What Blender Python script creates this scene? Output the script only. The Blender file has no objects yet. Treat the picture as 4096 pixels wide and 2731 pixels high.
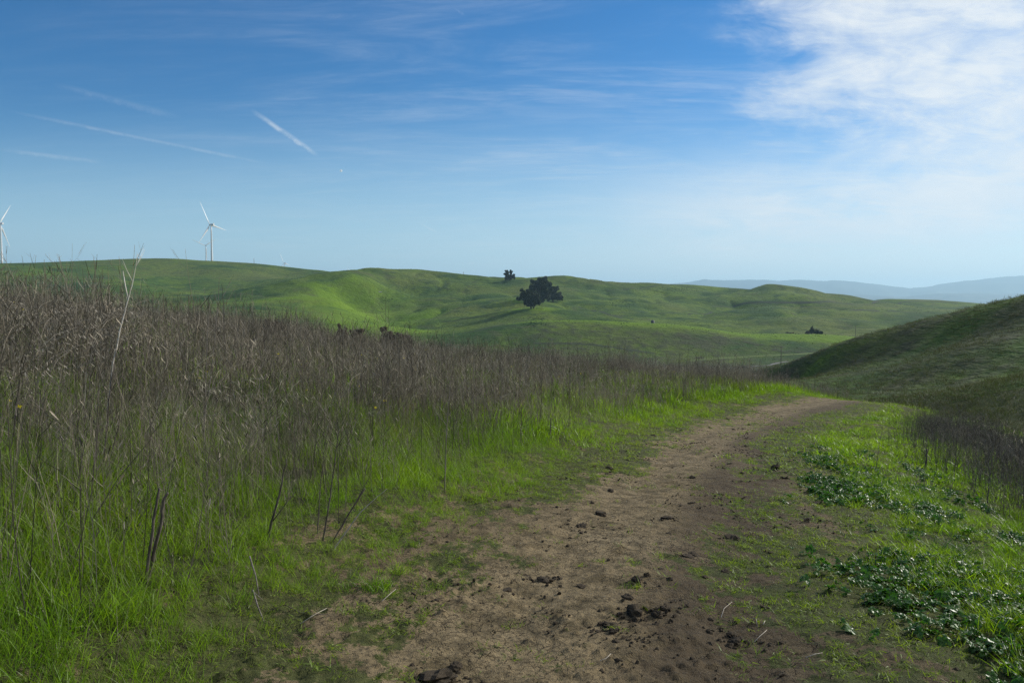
import bpy, bmesh, math, random
import numpy as np
from mathutils import Vector, Matrix
R = math.radians
random.seed(7)
rng = np.random.default_rng(7)
S = bpy.context.scene
COL = S.collection

# ------------------------------------------------------------------ camera, sky, sun, exposure
CAM_Z = 1.6
PITCH = 2.805
FPX = 28.0 / 36.0 * 1024.0
cam = bpy.data.cameras.new('camera')
cam.lens = 28.0; cam.sensor_width = 36.0
cam.clip_start = 0.05; cam.clip_end = 60000.0
cam_o = bpy.data.objects.new('camera', cam)
cam_o.location = (0, 0, CAM_Z)
cam_o.rotation_euler = (R(90 - PITCH), 0, 0)
COL.objects.link(cam_o)
S.camera = cam_o

SUN_AZ, SUN_EL = 59.0, 24.5          # azimuth to the right of the view direction (+Y), elevation
SKY_STRENGTH, SUN_STRENGTH, EXPOSURE = 0.105, 5.0, 0.03

S.view_settings.view_transform = 'Standard'
S.view_settings.look = 'None'
S.view_settings.exposure = EXPOSURE
S.view_settings.gamma = 1.0
S.view_settings.use_curve_mapping = False
S.cycles.use_denoising = True
try:
    S.cycles.denoiser = 'OPENIMAGEDENOISE'
    S.cycles.denoising_input_passes = 'RGB_ALBEDO_NORMAL'
    S.cycles.denoising_prefilter = 'NONE'
except Exception:
    pass
S.cycles.max_bounces = 6
S.cycles.diffuse_bounces = 1
S.cycles.glossy_bounces = 2
S.cycles.transmission_bounces = 3
S.cycles.transparent_max_bounces = 6
S.cycles.volume_bounces = 0

sun = bpy.data.lights.new('sun', 'SUN')
sun.energy = SUN_STRENGTH; sun.angle = R(0.53); sun.color = (1.0, 0.95, 0.86)
sun_o = bpy.data.objects.new('sun', sun)
sd = Vector((math.sin(R(SUN_AZ)) * math.cos(R(SUN_EL)), math.cos(R(SUN_AZ)) * math.cos(R(SUN_EL)), math.sin(R(SUN_EL))))
sun_o.rotation_euler = sd.to_track_quat('Z', 'Y').to_euler()
sun_o.location = (30, 20, 60)
COL.objects.link(sun_o)

CP, SP = math.cos(R(PITCH)), math.sin(R(PITCH))
def ray(px, py):
    """direction of the photograph's pixel (1024 px wide) as x/y and z/y slopes"""
    a = (px - 512.0) / FPX; b = -(py - 341.0) / FPX
    dy = CP + b * SP; dz = -SP + b * CP
    return a / dy, dz / dy
def P(px, py, D):
    u, v = ray(px, py)
    return (u * D, float(D), CAM_Z + v * D)

class NT:
    """small helper around a node tree"""
    def __init__(s, tree):
        s.t = tree; s.n = tree.nodes; s.l = tree.links
    def new(s, kind, **kw):
        n = s.n.new(kind)
        for k, v in kw.items(): setattr(n, k, v)
        return n
    def put(s, sock, v):
        if v is None: return
        if hasattr(v, 'is_linked') or hasattr(v, 'links'): s.l.new(v, sock)
        else: sock.default_value = v
    def m(s, op, a, b=None, c=None, clamp=False):
        n = s.new('ShaderNodeMath', operation=op); n.use_clamp = clamp
        s.put(n.inputs[0], a)
        if b is not None: s.put(n.inputs[1], b)
        if c is not None: s.put(n.inputs[2], c)
        return n.outputs[0]
    def noise(s, vec, scale, detail=4, rough=0.55, dist=0.0, dim='3D'):
        n = s.new('ShaderNodeTexNoise'); n.noise_dimensions = dim
        if vec is not None: s.l.new(vec, n.inputs['Vector'])
        n.inputs['Scale'].default_value = scale; n.inputs['Detail'].default_value = detail
        n.inputs['Roughness'].default_value = rough; n.inputs['Distortion'].default_value = dist
        return n.outputs['Fac']
    def ramp(s, fac, a, b, lo=0.0, hi=1.0, kind='SMOOTHSTEP'):
        n = s.new('ShaderNodeMapRange', interpolation_type=kind)
        s.put(n.inputs['Value'], fac)
        n.inputs['From Min'].default_value = a; n.inputs['From Max'].default_value = b
        n.inputs['To Min'].default_value = lo; n.inputs['To Max'].default_value = hi
        return n.outputs[0]
    def mix(s, fac, a, b, blend='MIX'):
        n = s.new('ShaderNodeMix', data_type='RGBA', blend_type=blend)
        s.put(n.inputs[0], fac); 
        for i, v in ((6, a), (7, b)):
            if isinstance(v, tuple) and len(v) == 3: v = v + (1.0,)
            s.put(n.inputs[i], v)
        return n.outputs[2]
    def mapping(s, vec, scale=(1, 1, 1), rot=(0, 0, 0), loc=(0, 0, 0)):
        n = s.new('ShaderNodeMapping')
        s.l.new(vec, n.inputs['Vector'])
        n.inputs['Scale'].default_value = scale; n.inputs['Rotation'].default_value = rot; n.inputs['Location'].default_value = loc
        return n.outputs[0]
    def comb(s, x, y, z):
        n = s.new('ShaderNodeCombineXYZ'); s.put(n.inputs[0], x); s.put(n.inputs[1], y); s.put(n.inputs[2], z)
        return n.outputs[0]

def build_world():
    w = bpy.data.worlds.new('World'); S.world = w; w.use_nodes = True
    t = NT(w.node_tree); t.n.clear()
    out = t.new('ShaderNodeOutputWorld')
    sky = t.new('ShaderNodeTexSky', sky_type='NISHITA')
    sky.sun_disc = False
    sky.sun_elevation = R(SUN_EL); sky.sun_rotation = R(SUN_AZ)
    sky.altitude = 300; sky.air_density = 1.0; sky.dust_density = 0.1; sky.ozone_density = 4.0
    tc = t.new('ShaderNodeTexCoord')
    vec = tc.outputs['Generated']
    sx = t.new('ShaderNodeSeparateXYZ'); t.l.new(vec, sx.inputs[0])
    x, y, z = sx.outputs
    ysafe = t.m('MAXIMUM', y, 0.05)
    u = t.m('DIVIDE', x, ysafe); v = t.m('DIVIDE', z, ysafe)
    # cloud sheet coordinates: the view ray meets a level sheet of cirrus
    zs = t.m('ADD', t.m('MAXIMUM', z, 0.0), 0.12)
    cu = t.m('DIVIDE', x, zs); cv = t.m('DIVIDE', y, zs)
    sheet = t.comb(cu, cv, 0.0)
    uv = t.comb(u, v, 0.0)
    m1 = t.mapping(sheet, (0.55, 1.9, 1), (0, 0, R(38)))
    wisp = t.noise(m1, 1.6, 9, 0.62, 0.9)
    fine = t.noise(t.mapping(sheet, (0.8, 3.2, 1), (0, 0, R(28))), 5.0, 8, 0.66, 0.6)
    puff = t.noise(t.mapping(uv, (1.0, 1.7, 1), (0, 0, R(-24))), 5.5, 10, 0.6, 0.55)
    puff2 = t.noise(t.mapping(uv, (1.0, 2.6, 1), (0, 0, R(-14)), (3.1, 1.2, 0)), 13.0, 8, 0.62, 0.9)
    warp = t.m('SUBTRACT', t.noise(uv, 3.0, 6, 0.6, 0.3), 0.5)
    uw = t.m('ADD', u, t.m('MULTIPLY', warp, 0.34))
    vw = t.m('ADD', v, t.m('MULTIPLY', warp, 0.12))
    # dense bank, upper right: its lower edge falls to the right, its left edge is ragged
    ea = t.m('ADD', t.m('MULTIPLY', t.m('SUBTRACT', uw, 0.425), 0.48), t.m('SUBTRACT', vw, 0.170))
    eb = t.m('ADD', t.m('MULTIPLY', t.m('SUBTRACT', uw, 0.255), 0.75), t.m('MULTIPLY', t.m('SUBTRACT', vw, 0.33), 0.25))
    e1 = t.m('MINIMUM', ea, eb)
    bank = t.ramp(e1, -0.055, 0.15)
    strk = t.noise(t.mapping(uv, (1.0, 3.6, 1), (0, 0, R(-20)), (5.0, 2.0, 0)), 7.0, 10, 0.68, 0.7)
    tex = t.m('ADD', t.m('MULTIPLY', puff, 0.34), t.m('ADD', t.m('MULTIPLY', puff2, 0.26), t.m('MULTIPLY', strk, 0.40)))
    bank_a = t.ramp(t.m('ADD', tex, t.m('MULTIPLY', t.m('SUBTRACT', bank, 0.5), 0.32)), 0.36, 0.76, 0.0, 0.96)
    bank_a = t.m('MULTIPLY', bank_a, t.ramp(bank, 0.0, 0.35))
    # low veil of streaks, right half
    dv = t.m('SUBTRACT', vw, t.m('ADD', 0.060, t.m('MULTIPLY', u, 0.12)))
    veil = t.m('MULTIPLY', t.m('MULTIPLY', t.ramp(dv, -0.085, 0.0), t.ramp(dv, 0.12, 0.0)), t.ramp(uw, 0.0, 0.34))
    vst = t.noise(t.mapping(uv, (1.0, 7.0, 1), (0, 0, R(9))), 3.2, 9, 0.66, 0.5)
    veil_a = t.m('MULTIPLY', veil, t.ramp(t.m('ADD', t.m('MULTIPLY', vst, 0.7), t.m('MULTIPLY', puff2, 0.3)), 0.32, 0.56, 0.14, 0.85))
    # thin film everywhere
    film = t.m('MULTIPLY', t.ramp(wisp, 0.36, 0.74), t.ramp(fine, 0.32, 0.68, 0.08, 0.34))
    film2 = t.m('MULTIPLY', t.ramp(vst, 0.48, 0.70, 0, 0.22), t.ramp(v, 0.30, 0.05))
    film = t.m('MULTIPLY', t.m('MAXIMUM', film, film2), t.ramp(u, -0.75, 0.35, 0.12, 1.0))
    alpha = t.m('SUBTRACT', 1.0, t.m('MULTIPLY', t.m('MULTIPLY', t.m('SUBTRACT', 1.0, bank_a), t.m('SUBTRACT', 1.0, veil_a)), t.m('SUBTRACT', 1.0, film)))
    # contrails, as straight streaks across the sky: (px,py) to (px,py), half width, strength
    trails = [((246, 106), (322, 158), 0.0042, 0.66), ((-10, 107), (290, 168), 0.0028, 0.26),
              ((-10, 148), (110, 163), 0.0035, 0.25), ((418, 222), (441, 234), 0.0016, 0.5),
              ((555, 226), (594, 236), 0.0012, 0.45), ((715, 269), (748, 263), 0.0026, 0.55),
              ((40, 80), (190, 120), 0.006, 0.12), ((450, 5), (466, 16), 0.003, 0.18),
              ((700, 157), (790, 150), 0.0030, 0.28), ((528, 249), (545, 241), 0.0010, 0.25),
              ((562, 258), (592, 254), 0.0012, 0.3), ((772, 258), (792, 255), 0.0012, 0.3),
              ((608, 242), (640, 248), 0.0012, 0.25), ((705, 257), (715, 255), 0.0016, 0.5),
              ((467, 263), (475, 262.5), 0.0014, 0.5), ((960, 235), (1010, 231), 0.002, 0.25),
              ((300, 30), (500, 78), 0.012, 0.07)]
    frag = t.noise(uv, 70.0, 4, 0.7)
    for a, b, hw, st in trails:
        (ua, va), (ub, vb) = ray(*a), ray(*b)
        L = math.hypot(ub - ua, vb - va); tx, ty = (ub - ua) / L, (vb - va) / L
        du = t.m('SUBTRACT', u, ua); dvv = t.m('SUBTRACT', v, va)
        s_ = t.m('ADD', t.m('MULTIPLY', du, tx), t.m('MULTIPLY', dvv, ty))
        n_ = t.m('ADD', t.m('MULTIPLY', du, -ty), t.m('MULTIPLY', dvv, tx))
        n_ = t.m('ADD', n_, t.m('MULTIPLY', t.m('SUBTRACT', frag, 0.5), hw * 1.2))
        across = t.ramp(t.m('ABSOLUTE', n_), hw * 1.15, 0.0)
        along = t.m('MULTIPLY', t.ramp(s_, 0.0, L * 0.35), t.ramp(s_, L, L * 0.75))
        k = t.m('MULTIPLY', t.m('MULTIPLY', across, along), t.ramp(frag, 0.3, 0.65, st * 0.28, st * 0.75))
        alpha = t.m('MAXIMUM', alpha, k)
    alpha = t.m('MULTIPLY', alpha, t.ramp(z, 0.0, 0.05))
    alpha = t.m('MINIMUM', alpha, 0.95)
    lum = 8.4
    cloud_c = t.mix(t.ramp(tex, 0.45, 0.75), (lum * 0.90, lum * 0.96, lum * 1.02), (lum * 1.05, lum * 1.06, lum * 1.06))
    hs = t.new('ShaderNodeHueSaturation'); t.l.new(sky.outputs[0], hs.inputs['Color']); hs.inputs['Saturation'].default_value = 1.34
    gm = t.new('ShaderNodeGamma'); gm.inputs['Gamma'].default_value = 1.12      # a clear winter sky: deeper away from the sun
    t.l.new(t.mix(1.0, hs.outputs[0], (0.125, 0.125, 0.125), 'MULTIPLY'), gm.inputs['Color'])
    deep = t.mix(1.0, gm.outputs[0], (8.3, 8.5, 8.5), 'MULTIPLY')
    low = t.mix(t.ramp(v, 0.27, -0.02, 0.0, 0.85), deep, t.mix(t.ramp(u, -0.35, 0.65), (lum * 0.56, lum * 0.84, lum * 0.99), (lum * 0.92, lum * 1.01, lum * 1.06)))
    col = t.mix(alpha, low, cloud_c)
    bg = t.new('ShaderNodeBackground'); t.l.new(col, bg.inputs['Color']); bg.inputs['Strength'].default_value = SKY_STRENGTH
    t.l.new(bg.outputs[0], out.inputs['Surface'])
build_world()
# ------------------------------------------------------------------ terrain as a height function
def hash2(i, j, seed):
    n = (i.astype(np.int64) * 374761393 + j.astype(np.int64) * 668265263 + seed * 974634777) & 0x7fffffff
    n = ((n ^ (n >> 13)) * 1274126177) & 0x7fffffff
    n = n ^ (n >> 16)
    return (n & 0xffff) / 65535.0
def vnoise(x, y, seed=0):
    x = np.asarray(x, float); y = np.asarray(y, float)
    i = np.floor(x); j = np.floor(y); fx = x - i; fy = y - j
    fx = fx * fx * fx * (fx * (fx * 6 - 15) + 10); fy = fy * fy * fy * (fy * (fy * 6 - 15) + 10)
    a = hash2(i, j, seed); b = hash2(i + 1, j, seed); c = hash2(i, j + 1, seed); d = hash2(i + 1, j + 1, seed)
    return (a * (1 - fx) + b * fx) * (1 - fy) + (c * (1 - fx) + d * fx) * fy
def fbm(x, y, seed=0, oct=4, gain=0.5):
    s = 0.0; amp = 1.0; tot = 0.0
    for k in range(oct):
        ca, sa = math.cos(k * 1.1 + 0.4), math.sin(k * 1.1 + 0.4)
        f = 2.03 ** k
        s = s + amp * vnoise((x * ca - y * sa) * f + 17.3 * k, (x * sa + y * ca) * f - 9.1 * k, seed + k)
        tot += amp; amp *= gain
    return s / tot
def sstep(a, b, x):
    t = np.clip((np.asarray(x, float) - a) / (b - a), 0, 1); return t * t * (3 - 2 * t)

class RBF:
    def __init__(s, pts, c, lam=0.0):
        p = np.array(pts, float); s.xy = p[:, :2]; s.c = c
        s.sc = 1.0
        n = len(p)
        A = s.phi(p[:, :2], s.xy) - lam * np.eye(n)
        Q = np.hstack([np.ones((n, 1)), p[:, :2]])
        M = np.block([[A, Q], [Q.T, np.zeros((3, 3))]])
        s.w = np.linalg.lstsq(M, np.concatenate([p[:, 2], np.zeros(3)]), rcond=None)[0]
    def phi(s, a, b):
        d2 = ((a[:, None, :] - b[None, :, :]) ** 2).sum(-1)
        return np.sqrt(d2 + s.c * s.c)
    def __call__(s, x, y):
        x = np.asarray(x, float); sh = x.shape
        q = np.stack([x.ravel(), np.asarray(y, float).ravel()], 1)
        out = np.empty(len(q))
        for k in range(0, len(q), 20000):
            c = q[k:k + 20000]
            out[k:k + 20000] = s.phi(c, s.xy) @ s.w[:-3] + s.w[-3] + c @ s.w[-2:]
        return out.reshape(sh)

def lst(D, *pp):
    return [P(a, b, D) for a, b in pp]
far_pts = []
def line(pts, D, back=None, dz=None):
    """crest given as (px,py[,D]); optional points behind it, lower"""
    for q in pts:
        d = q[2] if len(q) > 2 else D
        p = P(q[0], q[1], d); far_pts.append(p)
        if back:
            k = (d + back) / d
            far_pts.append((p[0] * k, p[1] * k, p[2] - dz))
# left far ridge
line([(-160, 262), (-80, 263), (0, 264.5), (60, 260), (120, 258.8), (165, 258.3), (210, 260.5), (250, 262.5), (290, 268), (325, 271.5)], 1500)
# its face, and the spur on it
line([(-100, 290, 900), (0, 292, 950), (60, 288, 1000), (60, 272, 1250), (115, 278, 1120), (140, 286, 1040), (168, 296, 930), (120, 268, 1330), (170, 275, 1330),
      (165, 285, 1200), (200, 292, 1120), (230, 281, 1250), (230, 270, 1380), (285, 277, 1420), (215, 300, 900), (250, 296, 1060)], 1000)
# centre hill
line([(240, 290, 930), (275, 281, 1000), (305, 274.5, 1060), (335, 269, 1100), (355, 267.2, 1120), (375, 267.6, 1130), (395, 271, 1150)], 1100)
line([(300, 300, 800), (320, 286, 950), (340, 300, 850), (355, 284, 980), (375, 278, 1040), (290, 310, 700), (345, 312, 760), (379, 325, 660), (330, 325, 620),
      (250, 315, 620), (150, 320, 520)], 900)
line([(352, 299, 960), (370, 311, 930), (388, 323, 850), (402, 331, 740), (400, 300, 960), (412, 311, 880), (425, 322, 770), (395, 290, 1050), (430, 300, 960), (440, 285, 1080), (470, 292, 1000), (450, 318, 800),
      (440, 332, 640), (480, 305, 860), (490, 318, 720), (500, 288, 1060)], 900)
# ridge behind the trees, and the saddle
line([(420, 270.3, 1230), (445, 272.5), (480, 275.3), (505, 276.6), (532, 277.6), (550, 275.6, 1180), (568, 275.3, 1180), (590, 279), (612, 281.4), (640, 282.2), (680, 285), (715, 288.4), (745, 290.3)], 1230)
line([(509, 280, 1130), (560, 287, 1080), (600, 293, 1060), (640, 292, 1100), (680, 294, 1110), (720, 297, 1080), (600, 303, 930), (640, 309, 880), (660, 302, 980), (560, 298, 960)], 1100)
# the hump that carries the trees
line([(506, 311, 740), (520, 308.5, 750), (543, 307.6, 760), (573, 310, 750), (603, 314.5, 730), (625, 319, 700)], 750)
line([(530, 301, 870), (575, 306.5, 900), (610, 312.5, 850), (640, 317, 800), (470, 328, 660)], 850)
# nearer hill with the tank
line([(481, 334, 560), (500, 327, 580), (529, 320.5, 600), (558, 318.6, 610), (595, 318.8, 610), (632, 320.4, 605), (655, 321.4, 600), (677, 322.8, 600), (705, 326.5, 595), (732, 331, 590),
      (755, 333), (780, 333), (808, 333), (830, 333.4), (857, 335.5), (890, 338)], 590)
for px, z in ((480, -31), (530, -31), (580, -32), (630, -33), (680, -34), (720, -34.5), (760, -34), (800, -33), (850, -32), (900, -31)):
    u, _ = ray(px, 300); far_pts.append((u * 440, 440, z)); far_pts.append((u * 500, 500, z - 0.5)); far_pts.append((u * 350, 350, z + 1.5))
for px, z in ((560, -14.5), (600, -19), (640, -22), (680, -25), (720, -27), (760, -28), (820, -28), (880, -27)):
    u, _ = ray(px, 300); far_pts.append((u * 670, 670, z))
# mid right humps
line([(700, 321, 760), (719, 313.5, 850), (745, 308, 890), (771, 305.2, 910), (800, 305, 920), (830, 306.5, 930), (870, 307, 940), (920, 309, 960), (770, 318, 780), (820, 318, 790), (870, 320, 800)], 900)
line([(755, 290, 1180), (770, 287.6), (790, 286.8), (806, 288), (825, 292), (848, 298, 1200), (880, 299.6, 1350), (920, 301, 1400), (960, 303.5, 1400), (1000, 306, 1400)], 1150)
line([(862, 300.2, 1120), (880, 303, 1090)], 1100)
line([(760, 298, 1040), (800, 296, 1050), (840, 301, 1080), (900, 305, 1120)], 1050)
for px, D, z in ((719, 950, -14), (745, 975, -15), (771, 985, -15), (800, 1000, -13), (830, 1010, -12), (543, 840, -11), (506, 820, -12), (850, 1250, -12), (880, 1240, -18), (748, 1190, 8)):
    u, _ = ray(px, 300); far_pts.append((u * D, D, z))
# behind the crests the ground falls away
for px, D, z in ((-160, 1900, 40), (0, 1900, 40), (120, 1900, 45), (360, 1350, 25), (440, 1500, 10), (520, 1500, 5), (570, 1500, 0), (640, 1600, -5), (720, 1600, -20), (790, 1450, -25), (860, 1600, -40), (940, 1700, -45), (1000, 1700, -45),
                 (300, 1300, 42), (240, 1150, 25), (200, 1050, 15), (480, 1900, -20), (700, 2300, -50), (900, 2400, -60), (1000, 2600, -60), (820, 3200, -60), (600, 3200, -50), (450, 3400, -30),
                 (1100, 1400, -30), (1200, 1000, -20)):
    u, _ = ray(px, 300); far_pts.append((u * D, D, z))
# turbine hills behind the left ridge
far_pts += [(-634, 1630, 80), (-1045, 1590, 77), (-1130, 2930, 128), (-1058, 3700, 104), (-920, 4500, 88), (-2500, 2600, 90), (-2200, 4200, 70), (0, 4600, -30), (2500, 4600, -60)]
# the near slope falling to the valley
for px, a, b, c in ((-200, -1, -6, -12), (0, -2, -8, -16), (200, -3.0, -11, -20), (400, -5.5, -13, -23), (600, -7.5, -15, -25), (740, -8.2, -16, -26)):
    u, _ = ray(px, 300); far_pts += [(u * 60, 60, a), (u * 110, 110, b), (u * 200, 200, c)]
for px, D, z in ((0, 420, -10), (150, 400, -18), (300, 420, -27), (400, 450, -30), (-200, 500, 0), (-300, 900, 40)):
    u, _ = ray(px, 300); far_pts.append((u * D, D, z))
# right-hand hill
RH = [(768, 367.1, 140), (782, 366.51, 132), (794, 363.41, 126), (813, 354.8, 120), (835, 346.9, 116), (857, 337.64, 112), (890, 327.91, 107), (933, 317.26, 102), (978, 306.34, 98), (1024, 295.78, 95), (1100, 277, 92), (1200, 262, 88)]
line(RH, 100)
for px, py, D in RH:
    p = P(px, py, D)
    far_pts.append((p[0] * 1.14, p[1] * 1.14, p[2] - 3.4)); far_pts.append((p[0] * 1.4, p[1] * 1.4, p[2] - 8)); far_pts.append((p[0] * 2.1, p[1] * 2.1, p[2] - 20))
line([(830, 385, 80), (865, 396, 68), (900, 404, 60), (950, 413, 53), (1024, 416, 46), (880, 365, 90), (940, 352, 83), (1000, 345, 76), (1024, 335, 78), (960, 385, 66), (1024, 375, 60), (1150, 360, 58), (1150, 420, 40)], 80)
for px, D, z in ((745, 135, -13.0), (700, 130, -14.0), (720, 170, -18), (760, 190, -19), (770, 100, -10.5)):
    u, _ = ray(px, 300); far_pts.append((u * D, D, z))
# sides and back of the walker
far_pts += [(-60, 10, 6), (-120, 40, 8), (-200, 0, 15), (-200, -200, 12), (0, -120, 9), (0, -40, 3), (60, -20, -1), (120, 0, 9), (200, -100, 25), (260, 120, 20), (-400, 300, 20), (400, 500, 5), (800, 0, 30), (-800, 0, 40),
            (0, -900, 30), (1500, 900, 0), (-1600, 600, 60), (2600, 1500, -40), (-3500, 1000, 80), (3500, -2000, 0), (-3500, -3000, 40), (0, -4000, 40), (0, 30, -1.6), (-20, 30, 0.2), (12, 32, -2.3), (0, 5, -0.2), (-15, 10, 1.0), (20, 20, -5)]
FAR = RBF(far_pts, 22.0, 0.0)
def far_h(x, y):
    x = np.asarray(x, float); y = np.asarray(y, float)
    r = np.hypot(x, y)
    h = FAR(x, y)
    h = h + (fbm(x / 170.0, y / 170.0, 11, 3) - 0.5) * 8.5 * sstep(420, 900, r) - (1 - np.abs(2 * fbm(x / 90.0, y / 90.0, 19, 3) - 1)) ** 6 * 4.0 * sstep(620, 900, r) * sstep(1350, 1150, r) + (fbm(x / 38.0, y / 38.0, 5, 3) - 0.5) * 1.1 * sstep(100, 300, r)
    e = sstep(4200, 5600, r)
    return h * (1 - e) - 60.0 * e

PATH = np.array([(0.1, -3), (0.12, 0), (0.2, 2), (0.50, 4), (1.25, 7.1), (2.83, 11.8), (4.5, 16.8), (6.8, 22.0), (9.9, 27.3), (13.7, 31.7), (17.5, 35.3), (23.5, 37.2), (31, 38.0)])
PZ = np.array([0.2, 0.0, -0.13, -0.29, -0.51, -0.88, -1.33, -1.85, -2.12, -2.32, -3.35, -4.7, -6.2])
_t = np.linspace(0, len(PATH) - 1, 140)
def _cr(v):
    out = np.empty(len(_t))
    n = len(v)
    for k, t in enumerate(_t):
        i = min(int(t), n - 2); f = t - i
        p0 = v[max(i - 1, 0)]; p1 = v[i]; p2 = v[i + 1]; p3 = v[min(i + 2, n - 1)]
        out[k] = 0.5 * ((2 * p1) + (-p0 + p2) * f + (2 * p0 - 5 * p1 + 4 * p2 - p3) * f * f + (-p0 + 3 * p1 - 3 * p2 + p3) * f ** 3)
    return out
CX, CY, CZ = _cr(PATH[:, 0]), _cr(PATH[:, 1]), _cr(PZ)
CS = np.concatenate([[0], np.cumsum(np.hypot(np.diff(CX), np.diff(CY)))])
def lateral(x, y):
    """signed distance from the path's centre line (right positive) and distance along it"""
    x = np.asarray(x, float); y = np.asarray(y, float); sh = x.shape
    q = np.stack([x.ravel(), y.ravel()], 1)
    lat = np.empty(len(q)); al = np.empty(len(q))
    A = np.stack([CX[:-1], CY[:-1]], 1); B = np.stack([CX[1:], CY[1:]], 1); d = B - A; L2 = (d * d).sum(1)
    for k in range(0, len(q), 8000):
        c = q[k:k + 8000]
        w = c[:, None, :] - A[None]
        t = np.clip((w * d).sum(-1) / L2, 0, 1)
        e = w - t[..., None] * d
        dd = (e * e).sum(-1)
        i = dd.argmin(1); r = np.arange(len(c))
        cr = d[i, 1] * w[r, i, 0] - d[i, 0] * w[r, i, 1]
        lat[k:k + 8000] = np.sqrt(dd[r, i]) * np.sign(cr)
        al[k:k + 8000] = CS[i] + t[r, i] * np.sqrt(L2[i])
    return lat.reshape(sh), al.reshape(sh)

near_pts = []
for k in range(7, 140, 6):
    nx_, ny_ = -(CY[min(k + 1, 139)] - CY[k - 1]), (CX[min(k + 1, 139)] - CX[k - 1])
    n_ = math.hypot(nx_, ny_); nx_ /= n_; ny_ /= n_
    for w in (-1.6, 0, 1.6):
        near_pts.append((CX[k] + nx_ * w, CY[k] + ny_ * w, CZ[k] + 0.02 * w))
near_pts += [(-5, 1, 0.45), (-10, 2, 1.0), (-15, 3, 1.5), (-5, 5, 0.25), (-10, 6, 0.75), (-5, 10, 0.1), (-10, 12, 0.7), (-18, 12, 1.4),
             (-0.6, 14, -0.62), (-5, 16, -0.1), (-10, 17, .7), (-18, 18, 1.35), (1.5, 20, -1.1), (-3, 23, -.6), (-10, 25, 0.45), (-20, 26, 1.0), (4, 28, -1.7), (-1, 32, -1.4), (-8, 34, -0.45), (-18, 34, 0.4), (-28, 34, 0.8), (-28, 15, 2.2),
             (-28, 0, 2.6), (-15, -8, 1.8), (-5, -8, 0.9), (5, -8, 0.4), (12, -6, -1.5), (18, 0, -4)]
u_, _ = ray(400, 300); near_pts += [(u_ * 38, 38, -1.0), (u_ * 47, 47, -2.6)]
u_, _ = ray(550, 300); near_pts += [(u_ * 40, 40, -1.75), (u_ * 48, 48, -3.4)]
u_, _ = ray(700, 300); near_pts += [(u_ * 39, 39, -2.45), (u_ * 48, 48, -4.8)]
u_, _ = ray(790, 300); near_pts += [(u_ * 37, 37, -2.75), (u_ * 46, 46, -5.0)]
u_, _ = ray(250, 300); near_pts += [(u_ * 36, 36, -0.2), (u_ * 46, 46, -1.3)]
u_, _ = ray(100, 300); near_pts += [(u_ * 36, 36, 0.4), (u_ * 46, 46, -0.8)]
near_pts += [(4.6, 3.5, -0.5), (5.6, 7.5, -.85), (8.2, 9, -1.75), (12, 10, -3.2), (7.6, 12.5, -1.35), (10.5, 13.5, -2.3), (14, 15, -3.8), (19, 16, -5.2),
             (9.6, 17.5, -1.75), (12.3, 18.5, -2.6), (16, 20, -4.0), (23, 22, -5.6), (12.2, 23, -2.3), (15, 24.5, -3.1), (19, 26, -4.3), (27, 28, -5.8), (16.2, 29.5, -2.75), (20, 31, -3.7), (26, 33.5, -5.1), (36, 36, -5.8)]
for rr in (58, 70, 85):
    for th in range(-70, 75, 12):
        a_ = R(th); xx, yy = rr * math.sin(a_), rr * math.cos(a_)
        near_pts.append((xx, yy, float(FAR(np.array([xx]), np.array([yy]))[0])))
for rr in (45, 80):
    for th in range(80, 285, 25):
        a_ = R(th); xx, yy = rr * math.sin(a_), rr * math.cos(a_)
        near_pts.append((xx, yy, float(FAR(np.array([xx]), np.array([yy]))[0])))
NEAR = RBF(near_pts, 2.2, 0.0)
def green_mask(lat, x, y):
    """how much low green grows at a place on or beside the path (0..1)"""
    n = fbm(x * 1.5, y * 0.75, 21, 4, 0.62)
    n2 = fbm(x * 5.0, y * 2.8, 31, 3, 0.6)
    base = np.interp(lat, [-3.0, -2.3, -1.85, -1.35, -0.9, -0.45, 0.35, 0.65, 1.0, 1.6, 2.3, 3.0],
                     [1.0, 0.95, 0.86, 0.74, 0.50, 0.13, 0.15, 0.44, 0.68, 0.84, 0.95, 1.0])
    yf = sstep(9, 20, y)
    base = base + yf * np.interp(lat, [-2, -1.2, -0.5, 0.1, 0.5, 0.9, 1.3], [0.2, 0.0, 0.0, 0.22, 0.0, 0.15, 0.15])
    n3 = fbm(x * 16.0, y * 11.0, 35, 3, 0.65)
    base = base - 0.26 * sstep(8.5, 4.5, y) * sstep(0, -0.8, lat) * sstep(-2.1, -1.7, lat)
    base = base + 0.22 * sstep(7.5, 4.0, y) * sstep(0.9, 1.3, lat)
    base = np.maximum(base, sstep(31.5, 33.5, y) * 1.2)
    return sstep(0.36, 0.74, base * 0.74 + (n - 0.5) * 0.95 + (n2 - 0.5) * 0.60 + (n3 - 0.5) * 0.55 + 0.13)
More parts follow.
